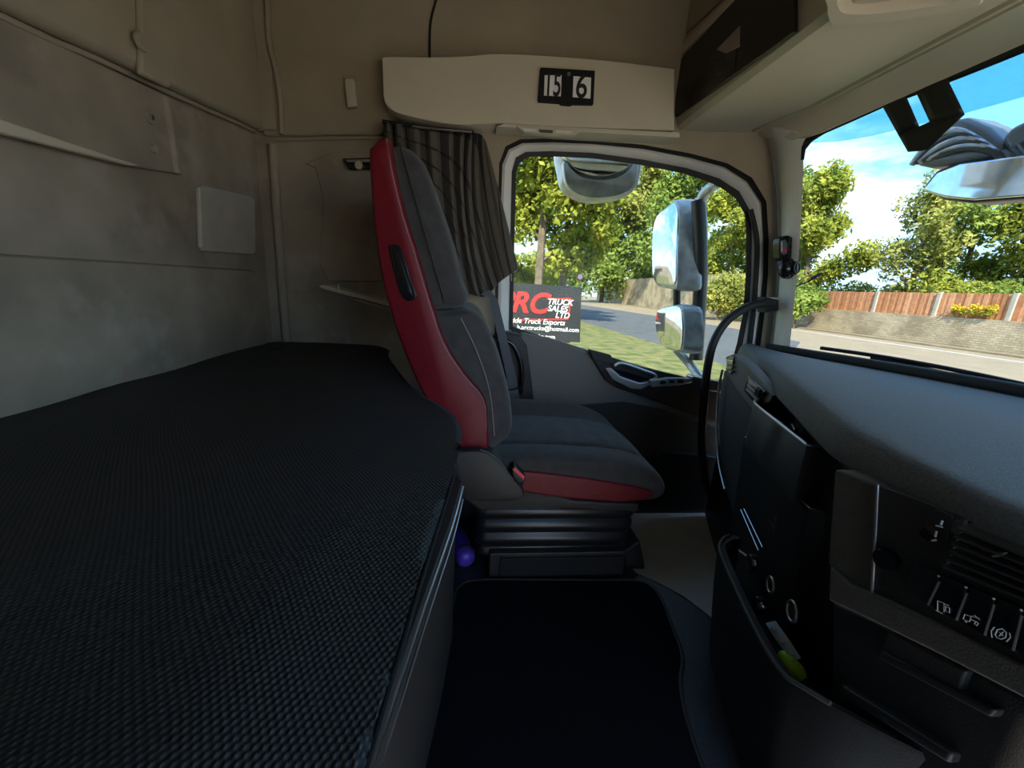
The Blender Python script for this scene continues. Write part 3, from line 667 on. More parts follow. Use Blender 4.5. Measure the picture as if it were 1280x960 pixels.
tube('panel_stitching', [Vector((SX(*p).x-.006, Y0-.020, SX(*p).y)) for p in redp[3:13]], .0012, 'stitch', sp, 3, 6)
slab('back_shell', [SX(*p) for p in ((466, 210), (474, 190), (486, 200), (500, 300), (520, 380), (560, 470), (590, 550), (565, 548), (530, 494), (500, 425), (481, 362), (469, 292))], 'y', Y0+.01, Y1-.01, .02, 'black_plastic', st, 3)
hs = slab('belt_slot', [SX(*p) for p in ((489, 312), (493, 307), (502, 310), (509, 326), (516, 350), (523, 368), (520, 374), (510, 375), (503, 366), (497, 345))], 'y', Y0-.028, Y0-.01, .004, 'black_gloss', st, 4)
slab('slot_hollow', [SX(*p) for p in ((495, 318), (501, 318), (510, 345), (517, 366), (511, 368), (503, 350))], 'y', Y0-.030, Y0-.02, .002, 'black_gloss', hs, 3)
# seat cushion
cq = [(.035, .55), (.10, .562), (.20, .566), (.32, .562), (.43, .555), (.51, .536), (.560, .506), (.580, .470), (.565, .440), (.51, .428), (.36, .43), (.20, .437), (.05, .45)]
def cush(p, t):
    up_ = max(0, min(1, (p.y-.46)*10)); ed = math.exp(-((t-.86)/.12)**2)*.030 + math.exp(-((t-.10)/.10)**2)*.006
    x = p.x + .03*max(0, p.x-.3)*math.sin(t*math.pi)
    fall = max(0, p.x-.40)
    return Vector((x, p.y + up_*(ed*(1-fall*3) - .004)))
slab('seat_cushion', cq, 'y', Y0-.012, Y1+.03, .035, 'seat_cloth', st, 4, cush, 14)
vs = []; fs = []; nx_, ny_ = 24, 10
def ctop(x): 
    pts_ = cq[:8]
    for (xa, za), (xb, zb) in zip(pts_, pts_[1:]):
        if xa <= x <= xb: return za+(zb-za)*(x-xa)/(xb-xa)
    return pts_[0][1]
for i in range(nx_+1):
    x = .05+.495*i/nx_
    for j in range(ny_+1):
        v = j/ny_; y = 1.03+.26*v
        rib = .004*abs(math.sin((x-.34)*math.pi/.032)) if x > .34 else 0
        vs.append(Vector((x, y, ctop(x)+.010*math.sin(math.pi*v)**.5 + rib*min(1, 6*min(v, 1-v)))))
for i in range(nx_):
    for j in range(ny_): fs.append([i*(ny_+1)+j, (i+1)*(ny_+1)+j, (i+1)*(ny_+1)+j+1, i*(ny_+1)+j+1])
ci = put('cushion_insert', mk('cushion_insert', vs, fs), 'seat_insert', st, True, 0, 2, 60)
md = ci.modifiers.new('solid', 'SOLIDIFY'); md.thickness = .02; md.offset = -1
rc = prism('cushion_side_panel', [W(*p, y=Y0-.02) for p in ((653, 589), (690, 593), (737, 599), (790, 608), (817, 615), (818, 621), (808, 626), (775, 629), (719, 625), (680, 620), (650, 615))], (0, .06, 0), 'red_leather', st, .008, 3)
rc['label'] = 'red leather cushion side panel'
prism('cushion_pan', [W(*p, y=Y0) for p in ((600, 600), (650, 612), (719, 625), (800, 630), (798, 642), (600, 640), (575, 622))], (0, .46, 0), 'black_plastic', st, .01, 3)
hg = slab('recliner_cover', [SX(*p, Y0-.03) for p in ((563, 566), (575, 561), (598, 560), (612, 564), (626, 576), (640, 592), (655, 612), (646, 623), (610, 624), (580, 622), (568, 606))], 'y', Y0-.045, Y0+.06, .014, 'black_plastic', st, 4)
tube('cover_edge', [W(*p, y=Y0-.047) for p in ((600, 562), (614, 568), (628, 582), (642, 600))], .002, 'dash_grey', hg, 4, 6)
bk = prism('belt_buckle', [W(*p, y=Y0-.05) for p in ((639, 585), (644, 582), (656, 594), (657, 602), (650, 607), (641, 598))], (0, .03, 0), 'black_gloss', st, .003)
prism('release_button', [W(*p, y=Y0-.053) for p in ((640, 587), (644, 585), (656, 596), (655, 601))], (0, .01, 0), 'red_button' if 'red_button' in M else mat('red_button', (.75, .06, .07), .4), bk, .002)
# suspension bellows
rings = []
bx0, bx1, by0, by1 = SX(592, 640).x, SX(799, 640).x, Y0+.0, Y1-.06
zt_, zb_ = SX(700, 634).y, SX(700, 692).y
for i in range(33):
    t = i/32; z = zt_+(zb_-zt_)*t; e_ = .014*abs(math.sin(t*math.pi*3.5))**.6 - .010 - .012*t
    r_ = .04; ring = []
    for cx, cy, a0 in ((bx1-r_, by1-r_, 0), (bx0+r_, by1-r_, 90), (bx0+r_, by0+r_, 180), (bx1-r_, by0+r_, 270)):
        for q in range(5):
            th = math.radians(a0+q*22.5); ring.append(Vector((cx+(r_+e_)*math.cos(th), cy+(r_+e_)*math.sin(th), z - .010*math.sin(min(1, max(0, (cx+.3)))*2)*t)))
    rings.append(ring)
loft('bellows', rings, 'bellows' if 'bellows' in M else mat('bellows', (.012, .011, .013), .35), st, True, True, 60)
bs = box('base_plate', (SX(612, 690).x, Y0-.01, ZT-.005), (SX(781, 690).x, Y1-.1, SX(700, 688).y), 'black_plastic', st, .004)
box('base_front', (SX(612, 690).x+.03, Y0-.016, ZT+.012), (SX(778, 690).x, Y0-.008, SX(700, 690).y-.006), 'black_soft', st, .002)
prism('slide_rail', [W(782, 688, y=.97), W(800, 676, y=.97), W(806, 705, y=.97), W(806, 712, y=.97), W(782, 711, y=.97)], (0, .3, 0), 'black_plastic', st, .004)
tube('cover_string', [W(700, 636, y=Y0-.004), W(745, 637, y=Y0-.004)], .0012, 'red_leather', st, 0, 6)
# seat belt
sb = thing('seat_belt', 'blue-grey seat belt hanging between the seat and the door', 'seat belt', W(640, 510, y=1.49))
prism('webbing', [W(*p, y=1.485) for p in ((600, 368), (612, 372), (622, 420), (633, 470), (640, 512), (652, 514), (645, 470), (633, 420), (622, 374), (612, 362))], (0, .003, 0), 'strap', sb)
prism('lower_webbing', [W(*p, y=1.478) for p in ((629, 470), (640, 482), (648, 513), (634, 512))], (0, .003, 0), 'strap', sb)
tube('belt_loop', [W(*p, y=1.47) for p in ((634, 488), (645, 486), (654, 481))], .003, 'black_gloss', sb, 3, 8)

# ================================================================== DASHBOARD
da = thing('dashboard', 'dark grey truck dashboard with padded top, vents and switches', 'dashboard', (.9, .5, .02))
pad = []
for px_, py_ in ((916, 436), (919, 439), (940, 462), (964, 489), (983, 510), (1002, 531), (1022, 553), (1037, 570)):
    q_ = W(px_, py_, z=.793); pad.append((q_.x, q_.y))
pad += [(pad[-1][0]-.014, pad[-1][1]-.06), (.478, .28), (.478, -.33)]
pad_f = [(ws_x(y, .8)-.035, y) for y in (-.33, -.1, .2, .5, .8, 1.05, 1.25, 1.40, 1.48)]
def lerp_x(L, y):
    L = sorted(L, key=lambda p: p[1])
    if y <= L[0][1]: return L[0][0]
    for (a0, b0), (a1, b1) in zip(L, L[1:]):
        if b0 <= y <= b1: return a0+(a1-a0)*(y-b0)/(b1-b0+1e-9)
    return L[-1][0]
def smooth01(t): t = max(0, min(1, t)); return t*t*(3-2*t)
rings = []
ys_ = [-.33+.03*i for i in range(61)]+[1.49]
for y in ys_:
    xr = (lerp_x(pad, y-.02)+lerp_x(pad, y)*2+lerp_x(pad, y+.02))/4; xf = ws_x(y, .8)-.035 if y < 1.46 else max(ws_x(y, .8)-.035, xr+.06)
    lf = .036; k_ = 1.0 if y < .40 else 1.5
    prof = [(xr+.03, .757+lf), (xr+.001, .757+lf), (xr, .761+lf), (xr+.004*k_, .782+lf), (xr+.009*k_, .795+lf), (xr+.018*k_, .801+lf), (xr+.034*k_, .8025+lf)]
    for t in (.2, .4, .6, .8, 1.0):
        x = xr+.034*k_+(xf-xr-.034*k_)*t; prof.append((x, .8025+lf*(1-.6*smooth01(t))))
    prof.append((xf, .755))
    rings.append([Vector((a, y, b)) for a, b in prof])
loft('top_pad', rings, 'dash_top', da, True, True, 50)
core = [(1.13, 1.50), (.88, .955), (.74, .66), (.66, .49), (.60, .41), (.565, .34), (.565, .18), (1.33, .18), (1.38, .5), (1.24, 1.50)]
prism('driver_dash', [(.52, -.33, .50), (.52, .18, .50), (1.33, .18, .50), (1.25, -.33, .50)], (0, 0, .295), 'black_plastic', da, .006)
prism('dash_core', [(x, y, .03) for x, y in core], (0, 0, .765), 'black_plastic', da, .006)
dk = tube('demister_roll', [wsp(y, .828, .055) for y in (1.45, 1.3, 1.1, .9, .6, .3, 0, -.3)], .019, 'rubber', da, 3, 12)
prism('demister_base', [wsp(y, .80, .11) for y in (1.46, 1.2, .9, .6, .3, 0, -.3)]+[wsp(y, .80, .01) for y in (-.3, 0, .3, .6, .9, 1.2, 1.46)], (0, 0, .018), 'black_plastic', da, .004)
# --- passenger side face (diagonal plane D)
dP = Vector((.50, .425, .8)); dd_ = Vector((.61, 1.065, 0)).normalized(); dN = Vector((-dd_.y, dd_.x, 0))
def D(px, py, off=0.0): return Wn(px, py, dP+dN*off, dN)
def Dp(name, pts, off, th, m, parent=da, bevel=.004, seg=2): return prism(name, [D(*p, off) for p in pts], dN*(-th), m, parent, bevel, seg)
eP = Vector((.80, 1.0, .8)); ed_ = Vector((.17, .45, 0)).normalized(); eN = Vector((-ed_.y, ed_.x, 0))
def D(px, py, off=0.0): return Wn(px, py, eP+eN*off, eN)
def Dp(name, pts, off, th, m, parent=da, bevel=.004, seg=2): return prism(name, [D(*p, off) for p in pts], eN*(-th), m, parent, bevel, seg)
vp_ = Dp('vent_panel', [(917, 442), (935, 458), (966, 494), (962, 502), (940, 512), (921, 488), (909, 466), (907, 446)], .012, .03, 'dash_grey', da, .003)
v1 = Dp('side_vent', [(911, 444), (917, 446), (913, 468), (907, 462)], .016, .01, 'black_gloss', da, .001)
for k_ in range(3):
    yy = 449+6*k_; Dp('slat', [(908.5, yy), (916, yy+2), (915.5, yy+4), (908, yy+2)], .021, .006, 'satin' if k_ == 0 else 'dash_grey', v1, 0)
v2 = Dp('side_vent', [(935, 470), (956, 488), (945, 507), (930, 488)], .016, .01, 'black_gloss', da, .001)
for k_ in range(3):
    a_ = k_*.3; p0 = Vector((936-5*a_-0, 474+17*a_)); p1 = Vector((953-9*a_, 489+15*a_))
    Dp('slat', [(p0.x, p0.y), (p1.x, p1.y), (p1.x-1, p1.y+3.5), (p0.x-1, p0.y+3.5)], .022, .006, 'satin', v2, 0)
Dp('slat_tab', [(946, 483), (951, 487), (946, 497), (942, 493)], .026, .006, 'black_gloss', v2, 0)
# end panel and its bright edge
def solid_plan(name, plan, z0, z1, m, parent=da, bevel=.006, seg=3): return prism(name, [(x, y, z0) for x, y in plan], (0, 0, z1-z0), m, parent, bevel, seg)
Dp('end_panel', [(905, 462), (924, 486), (940, 506), (938, 540), (925, 600), (918, 650), (906, 610), (899, 560), (897, 510)], .006, .10, 'door_lower', da, .006, 3)
tube('end_trim', [D(903, 462, .022), D(898, 490, .022), D(896, 530, .022), D(898, 575, .022), D(906, 612, .022)], .004, 'satin', da)
# --- open storage pouch under the pad
def PL(px, py, z): p = W(px, py, z=z); return Vector((p.x, p.y, z))
zr = .772
rim_o = [PL(962, 492, zr), PL(946, 500, zr), PL(944, 505, zr), PL(975, 530, zr), PL(1003, 552, zr), PL(1012, 557, zr), PL(1036, 559, zr), PL(1046, 566, zr)]
inn = [Vector((.70, .76, zr)), Vector((.565, .50, zr))]
def shift_z(L, z, k_=0): return [Vector((p.x+dN.x*k_, p.y+dN.y*k_, z)) for p in L]
def shell(name, outer, z0, z1, w, m, k_=0.0):
    rc_ = sum(outer, Vector())/len(outer)
    c0_ = Vector((rc_.x, rc_.y, 0))+(-dN*.03)
    def ins(p): d = (Vector((c0_.x, c0_.y, 0))-Vector((p.x, p.y, 0))); return p+d.normalized()*w
    r1 = shift_z(outer, z0, k_); r2 = shift_z(outer, z1-.004); r3 = [ins(p)+(p-ins(p))*.7 for p in shift_z(outer, z1)]; r4 = [ins(p) for p in shift_z(outer, z1)]; r5 = [ins(p) for p in shift_z(outer, z1-.06)]
    return loft(name, [r1, r2, r3, r4, r5], m, da, True, True, 30)
po = shell('storage_pouch', catmull(rim_o, 3)+[Vector((.585, .47, zr)), Vector((.735, .74, zr))], .665, zr, .010, 'black_plastic', .0)
tube('pouch_rim', [p+Vector((0, 0, .001)) for p in catmull(rim_o[1:7], 3)], .0024, 'satin', po, 0, 8)
pc = catmull(rim_o, 3)
pk = prism('pouch_item', [W(986, 540, z=.74), W(993, 538, z=.74), W(996, 546, z=.74), W(990, 548, z=.74)], (0, 0, .02), 'satin', po, .002)
# --- glovebox front below the pouch
gl_top = [PL(930, 546, .668), PL(965, 582, .668), PL(1004, 629, .668), PL(1012, 634, .668), PL(1034, 640, .668)]
gl_bot = [Vector((p.x+.015, p.y-.01, .40)) for p in gl_top]
bk_ = [Vector((.62, .45, .668)), Vector((.80, .80, .668))]; bkb = [Vector((p.x, p.y, .40)) for p in bk_]
gb = loft('glovebox', [gl_bot+bkb, gl_top+bk_], 'black_plastic', da, True, True, 30)
for q, (pa, pb_) in enumerate((((932, 546), (1003, 627)), ((930, 636), (953, 684)), ((927, 640), (949, 690)))):
    if q == 0: tube('glovebox_seam', [PL(*pa, .6685), PL(965, 582, .6685), PL(*pb_, .6685), PL(1012, 635, .6685), PL(1034, 641, .6685)], .0014, 'satin', gb, 0, 6)
gN = (gl_top[2]-gl_top[0]); gN = Vector((gN.y, -gN.x, 0)).normalized()
def GB(px, py, off=.002): return Wn(px, py, (gl_top[0]+gl_top[2])/2+gN*off, gN)
for pa, pb_ in (((930, 636), (953, 684)), ((926, 637), (948, 688))): tube('glovebox_line', [GB(*pa), GB(*pb_)], .0012, 'satin', gb, 0, 6)
sg = [(962, 672), (965, 660), (963, 652), (968, 662), (966, 668), (970, 655), (968, 645), (972, 640), (971, 650)]
mat('faint_red', (.10, .05, .04), .5)
tube('signature', [GB(*p, .003) for p in sg], .0009, 'faint_red', gb, 3, 6)
# --- central switch panel (plane x = .485)
XC = .487
def CP(px, py, d=0): return W(px, py, x=XC-d)
def Cp(name, pts, d, th, m, parent=da, bevel=.0015, seg=2): return prism(name, [CP(*p, d) for p in pts], (th, 0, 0), m, parent, bevel, seg)
Cp('corner_strip', [(1042, 586), (1062, 592), (1097, 606), (1091, 742), (1060, 730), (1034, 705)], .003, .03, 'dash_grey', da, .004)
sp_ = Cp('switch_panel', [(1097, 606), (1180, 636), (1300, 680), (1420, 726), (1420, 900), (1300, 842), (1180, 782), (1091, 742)], .004, .03, 'panel_dark' if 'panel_dark' in M else mat('panel_dark', (.030, .029, .028), .55, bump=.2, bs=600), da, .002)
tube('bright_edge', [CP(1097, 606, .006), CP(1094, 670, .006), CP(1090, 741, .006)], .0016, 'satin', da, 0, 8)
Cp('lower_bezel', [(1036, 706), (1062, 730), (1091, 742), (1180, 783), (1300, 842), (1420, 902), (1420, 950), (1300, 884), (1180, 822), (1080, 772), (1034, 750)], .010, .04, 'dash_grey', da, .004, 3)
# thumbwheel
tw = disc('thumbwheel', CP(1173, 666, -.016), (-.2, -1, .35), .001, .001, 'black_gloss', sp_)
bpy.data.objects.remove(tw)
Cp('wheel_recess', [(1158, 648), (1170, 636), (1190, 645), (1184, 680), (1168, 690), (1152, 678)], .006, .004, 'panel_dark', sp_, .001)
wc = CP(1172, 666, -.004); axw = Vector((0, .92, .38)).normalized()
rev('thumbwheel', wc-axw*.006, axw, [(.010, 0), (.0135, .0015), (.0135, .0105), (.010, .012)], 'black_gloss', sp_, 24)
for a_ in ((1178, 651, 1176, 656), (1170, 657, 1178, 659), (1171, 664, 1169, 671), (1165, 676, 1170, 675)):
    tube('wheel_mark', [CP(a_[0], a_[1], .011), CP(a_[2], a_[3], .011)], .0009, 'icon_white', sp_, 0, 6)
# round knob / socket
kb = disc('dial', CP(1112, 699, .004), (-1, 0, 0), .0115, .010, 'black_gloss', sp_)
# centre air vent
cv = Cp('centre_vent', [(1209, 650), (1260, 668), (1420, 726), (1420, 815), (1300, 756), (1184, 707)], .005, .01, 'black_soft', sp_, .001)
tube('vent_edge', [CP(1208, 651, .008), CP(1198, 676, .008), CP(1184, 708, .008)], .0012, 'satin', sp_, 0, 6)
for k_ in range(6):
    t = k_/6; ax_, ay_ = 1207-23*t, 653+57*t; 
    prism('vent_slat', [CP(ax_+2, ay_+2, .006), CP(1420, ay_+2+ (1420-ax_)*.385, .006), CP(1420, ay_+5+(1420-ax_)*.385, .006), CP(ax_+1, ay_+5, .006)], (-.010, 0, -.004), 'black_plastic', cv, .0006)
Cp('vent_tab', [(1238, 694), (1256, 690), (1254, 694), (1241, 697)], .016, .004, 'dash_grey', cv, .0005)
Cp('vent_divider', [(1226, 682), (1238, 686), (1233, 702), (1221, 697)], .012, .008, 'black_plastic', cv, .0006)
# push switches
def qd(i):
    a = (1142+32.5*i, 704+15*i); b = (1172+36*i, 719+17*i)
    tl_ = Vector((1141+34.5*i, 705+14.2*i)); bl_ = Vector((1126+35.5*i, 738+19*i)); return tl_, bl_
for i in range(6):
    t0, b0 = qd(i); t1, b1 = qd(i+1); g_ = 1.2
    s_ = Cp('switch', [(t0.x+g_, t0.y), (t1.x-g_, t1.y), (b1.x-g_, b1.y), (b0.x+g_, b0.y)], .014, .014, 'black_gloss' if i else 'black_soft', sp_, .0012)
    tube('switch_edge', [CP(t1.x-1.5, t1.y+8, .015), CP(b1.x-1.5, b1.y-1, .015)], .0009, 'satin', s_, 0, 6)
    disc('indicator', CP(t1.x-2, t1.y+1, .014), (-1, 0, 0), .0010, .0006, 'icon_white', s_, 8)
    icons = {1: [[(1172, 751), (1172, 764)], [(1172, 751), (1180, 754), (1180, 765)], [(1180, 755), (1186, 757)], [(1182, 758), (1187, 760), (1187, 766), (1182, 764), (1182, 758)], [(1170, 763), (1178, 767)]],
             2: [[(1206, 768), (1214, 771), (1212, 777), (1204, 774), (1206, 768)], [(1213, 774), (1222, 778)], [(1214, 770), (1224, 773)], [(1218, 769), (1225, 775)], [(1220, 777), (1223, 779), (1221, 782), (1218, 780), (1220, 777)], [(1206, 776), (1208, 778)]],
             3: [[(1244, 793), (1247, 787), (1253, 786), (1258, 791), (1257, 797), (1251, 799), (1246, 797), (1244, 793)], [(1240, 797), (1239, 789), (1243, 784)], [(1262, 791), (1263, 797), (1258, 802)], [(1249, 790), (1254, 795)], [(1254, 790), (1249, 795)]]}
    for L in icons.get(i, []): tube('icon', [CP(*p, .0150) for p in L], .00042, 'icon_white', s_, 0, 5)
# lower fascia with drawer slot
XF = .52
def FP(px, py, d=0): return W(px, py, x=XF-d)
prism('lower_fascia', [FP(*p) for p in ((1040, 752), (1090, 776), (1300, 884), (1500, 990), (1500, 1250), (1100, 1100), (1040, 880))], (.05, 0, 0), 'black_plastic', da, .004)
prism('drawer_front', [FP(*p, .008) for p in ((1108, 788), (1208, 839), (1197, 870), (1100, 815))], (.02, 0, 0), 'panel_dark', da, .003)
prism('drawer_lip', [FP(*p, .011) for p in ((1100, 812), (1245, 888), (1238, 898), (1094, 822))], (.02, 0, 0), 'black_plastic', da, .003)
prism('lower_ledge', [FP(*p, .012) for p in ((1050, 855), (1190, 942), (1186, 956), (1046, 868))], (.06, 0, 0), 'black_plastic', da, .004)
# --- console tray with rim, sockets
zt2 = .47
ri = [(918, 669), (906, 671), (899, 678), (898, 690), (914, 730), (935, 775), (958, 818), (978, 845), (1000, 860), (1060, 895), (1180, 955), (1300, 1010)]
outer = [PL(*p, z_) for p, z_ in zip(ri, (.47, .47, .47, .47, .47, .47, .475, .48, .49, .51, .53, .54))]; outer = catmull(outer, 3)
inner = [p+Vector((.016, -.002, 0)) if i_ > 5 else p+Vector((.008, -.012, 0)) for i_, p in enumerate(outer)]
ct = loft('console_tray', [[Vector((p.x+.038, p.y, .176)) for p in outer], [Vector((p.x+.035, p.y, .20)) for p in outer], [p-Vector((-.01, 0, .10)) for p in outer], [p-Vector((0, 0, .006)) for p in outer], [p+Vector((.003, 0, 0)) for p in outer], inner, [p-Vector((-.004, 0, .10)) for p in inner]], 'black_plastic', da, False, False, 50)
tube('tray_rim', [p+Vector((.004, 0, .001)) for p in outer[2:27]], .0035, 'satin', ct, 0, 8).data.materials[0] = M['dash_grey']
tube('red_lining', [p+Vector((.004, 0, -.008)) for p in inner[4:27]], .003, 'tray_red', ct, 0, 8)
prism('tray_floor', [Vector((p.x+.02, p.y, .36)) for p in outer[:28:3]]+[Vector((.60, .30, .36)), Vector((.75, .5, .36)), Vector((.75, .8, .36))], (0, 0, .01), 'black_soft', ct)
for (px, py, r_) in ((963, 731, .0135), (990, 764, .0150)):
    rg = ringobj('socket_ring', GB(px, py, .03), gN, r_, .0022, 'satin', da); disc('socket_cap', GB(px, py, .026), gN, r_*.9, .004, 'black_soft', rg, 16)
for (px, py, r_) in ((944, 704, .016), (953, 757, .015)):
    kn = disc('socket_knob', GB(px, py, .035), gN, r_, .012, 'black_gloss', da, 16); disc('knob_centre', GB(px, py, .047), gN, r_*.35, .003, 'satin', kn, 10)
tube('cable_clip', [GB(924, 688, .03), GB(932, 694, .03), GB(936, 697, .03)], .002, 'icon_white', da, 0, 6)
# tray contents
zb = .43
lb = thing('lime_bottle', 'lime green plastic bottle in the black console tray', 'bottle', PL(994, 832, zb))
c0 = PL(981, 822, zb); c1 = PL(996, 841, zb-.006); axb = (c1-c0).normalized(); L_ = (c1-c0).length
rev('bottle_body', c0-axb*.01, axb, [(.003, 0), (.009, .004), (.0125, .014), (.014, .03), (.014, L_+.012), (.008, L_+.022)], 'lime', lb, 18)
bs_ = thing('blister_pack', 'crumpled clear foil blister strip beside the lime bottle', 'packet', PL(975, 805, zb))
q_ = [PL(957, 780, zb), PL(969, 777, zb+.004), PL(985, 800, zb+.006), PL(1001, 824, zb+.002), PL(990, 828, zb+.008), PL(972, 804, zb+.004)]
prism('foil', q_, (0, 0, .003), 'blister', bs_, .001)
for px, py in ((967, 788), (976, 803), (988, 818)): disc('pocket', PL(px, py, zb+.008), (0, 0, 1), .0055, .004, 'blister', bs_, 10)

# ------------------------------------------------------------------ grab handle, pillar camera
gh = thing('grab_handle', 'long black curved grab handle beside the door and dashboard end', 'handle', W(890, 630, y=1.46))
tube('bar', [W(*p, y=1.47) for p in ((966, 380), (948, 380), (930, 386), (908, 402), (892, 428), (884, 462), (880, 505), (877, 545), (879, 585), (886, 615), (900, 628), (914, 632))], .0165, 'black_plastic', gh, 5, 14)
prism('mount', [W(957, 371, y=1.46), W(974, 375, y=1.46), W(974, 388, y=1.46), W(957, 391, y=1.46)], (0, .05, 0), 'rubber', gh, .004)
pcm = thing('pillar_camera', 'small black ball camera on the white windscreen pillar', 'camera', W(984, 345, y=1.44))
def AP(px, py, y=1.455): return W(px, py, y=y)
slab('sensor_pod', [Vector((AP(*p).x, AP(*p).z)) for p in ((969, 303), (972, 297), (979, 295), (985, 299), (986, 310), (985, 320), (980, 325), (973, 326), (969, 320))], 'y', 1.43, 1.47, .008, 'black_gloss', pcm, 3)
prism('pod_face', [AP(*p, 1.427) for p in ((977, 301), (982, 299), (985, 304), (984, 317), (980, 319), (977, 315))], (0, .006, 0), 'satin', pcm, .002)
prism('pod_mark', [AP(*p, 1.425) for p in ((978, 312), (984, 311), (984, 314), (978, 315))], (0, .002, 0), 'sign_red', pcm)
cc = AP(984, 336, 1.44); axc = Vector((.35, -.9, .1)).normalized()
rev('camera_ball', cc-axc*.028, axc, [(.006, 0), (.025, .006), (.036, .018), (.040, .032), (.036, .046), (.026, .054), (.0255, .060), (.018, .062)], 'black_gloss', pcm, 24)
ringobj('lens_ring', cc+axc*.034, axc, .020, .003, 'mirror_dark', pcm)
tube('lead', [AP(985, 308, 1.43), AP(993, 309, 1.43), AP(1000, 314, 1.43), AP(1000, 323, 1.43), AP(996, 330, 1.43)], .002, 'rubber', pcm, 4, 6)
mi = thing('microphone', 'thin black stalk microphone beside the windscreen pillar', 'microphone', AP(992, 359, 1.42))
tube('stalk', [AP(988, 361, 1.44), AP(996, 357, 1.42), AP(1010, 352, 1.40), AP(1019, 346, 1.39)], .003, 'rubber', mi, 4, 6)
tube('capsule', [AP(1014, 349, 1.395), AP(1019, 346, 1.39), AP(1027, 342, 1.385)], .006, 'rubber', mi, 0, 8)

# ------------------------------------------------------------------ mirrors outside, wiper
def mirror(name, label, shell_px, face_px, y, depth, m='mirror_shell'):
    t = thing(name, label, 'mirror', W(*shell_px[0], y=y), 'truck mirrors outside the side window' if False else None)
    slab('housing', [Vector((W(*p, y=y).x, W(*p, y=y).z)) for p in shell_px], 'y', y-depth/2, y+depth/2, depth*.4, m, t, 4)
    return t
YM = 1.98
m1 = thing('wing_mirror', 'tall silver truck mirror assembly with a smaller lower mirror outside the side window', 'mirror', W(872, 400, y=1.9))
def MX(L, x): return [Vector((W(*p, x=x).y, W(*p, x=x).z)) for p in L]
def mirror_head(face, x, depth, tag_, k):
    hs_ = slab(tag_, MX(face, x), 'x', x, x+depth, depth*.45, 'mirror_shell', m1, 4, (lambda p, t: Vector((p.x-.03*t*t, p.y))), 6, True, .014)
    cxy = sum(MX(face, x), Vector((0, 0)))/len(face)
    slab('mirror_face', [cxy+(q-cxy)*.90 for q in MX(face, x)], 'x', x-.006, x+.012, .003, 'mirror_face', hs_, 4)
mirror_head([(822, 266), (834, 256), (845, 248), (850, 262), (849, 300), (848, 330), (846, 361), (832, 361), (819, 357), (815, 340), (815, 300), (817, 280)], 1.05, .12, 'upper_housing', 1)
mirror_head([(823, 386), (836, 381), (852, 381), (856, 400), (856, 422), (853, 440), (840, 439), (826, 432), (820, 415), (819, 398)], 1.06, .09, 'lower_housing', 2)
tube('arm', [W(900, 226, y=1.70), W(893, 231, y=1.86), W(880, 243, y=1.93), W(874, 262, y=1.95)], .026, 'mirror_shell', m1, 4, 10)
tube('arm_post', [W(873, 250, y=1.95), W(876, 330, y=1.95), W(873, 400, y=1.95), W(870, 450, y=1.93)], .034, 'mirror_dark', m1, 4, 10)
tube('arm_post', [W(846, 352, y=1.98), W(846, 390, y=1.98)], .018, 'mirror_dark', m1, 0, 10)
tube('stay', [W(845, 436, y=1.98), W(862, 455, y=1.95), W(880, 478, y=1.80), W(892, 485, y=1.65)], .022, 'mirror_shell', m1, 3, 8)
m3 = mirror('kerb_mirror', 'rounded kerb mirror hanging over the top of the side window', [(697, 185), (740, 182), (797, 186), (796, 215), (790, 238), (775, 249), (745, 253), (722, 249), (704, 236), (698, 215)], None, YM-.05, .15)
slab('mirror_face', [Vector((W(*p, y=YM-.13).x, W(*p, y=YM-.13).z)) for p in ((708, 190), (786, 192), (785, 207), (770, 218), (745, 223), (722, 217), (710, 206))], 'y', YM-.16, YM-.12, .006, 'mirror_face', m3, 4)
slab('lower_lip', [Vector((W(*p, y=YM-.11).x, W(*p, y=YM-.11).z)) for p in ((702, 205), (720, 222), (745, 228), (772, 223), (792, 205), (789, 234), (772, 246), (745, 250), (722, 246), (706, 234))], 'y', YM-.155, YM-.115, .01, 'mirror_shell', m3, 4)
tube('hanger', [W(745, 196, y=YM-.05), W(745, 176, y=YM-.06), W(744, 160, y=1.85), W(744, 150, y=1.70)], .03, 'mirror_dark', m3, 3, 10)
# front kerb mirror seen through the top of the windscreen
m4 = thing('front_mirror', 'grey front kerb mirror with modelled reflection stripes seen through the top of the windscreen', 'mirror', W(1215, 240, x=1.75))
def FM(px, py, x=1.75): return W(px, py, x=x)
fl_pts = [FM(*p) for p in ((1136, 205), (1150, 176), (1178, 150), (1204, 146), (1232, 158), (1252, 178), (1262, 196), (1232, 200), (1196, 206), (1160, 210))]
prism('hood', fl_pts, (.16, 0, 0), 'hood_grey' if 'hood_grey' in M else mat('hood_grey', (.13, .135, .14), .3), m4, .03, 4)
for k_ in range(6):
    t = k_/5; tube('reflection_stripe', [FM(1140+5*k_, 206-2*k_, 1.745), FM(1162+8*k_, 178+1.5*k_, 1.735), FM(1196+8*k_, 163+5*k_, 1.735), FM(1238+4*k_, 186+3*k_, 1.745)], .011, 'mirror_dark' if k_ % 2 else 'mirror_shell', m4, 5, 8)  # striped reflections on the hood, built as dark and pale tubes
h2 = [FM(*p) for p in ((1248, 176), (1262, 158), (1290, 146), (1330, 140), (1370, 160), (1370, 200), (1290, 206), (1262, 200))]
prism('hood', h2, (.16, 0, 0), 'hood_grey', m4, .03, 4)
for k_ in range(4): tube('reflection_stripe', [FM(1256+10*k_, 190-5*k_, 1.745), FM(1268+12*k_, 196+2*k_, 1.735), FM(1278+14*k_, 204+1*k_, 1.745)], .010, 'mirror_dark', m4, 3, 8)  # reflected dark stripes again, built as tubes
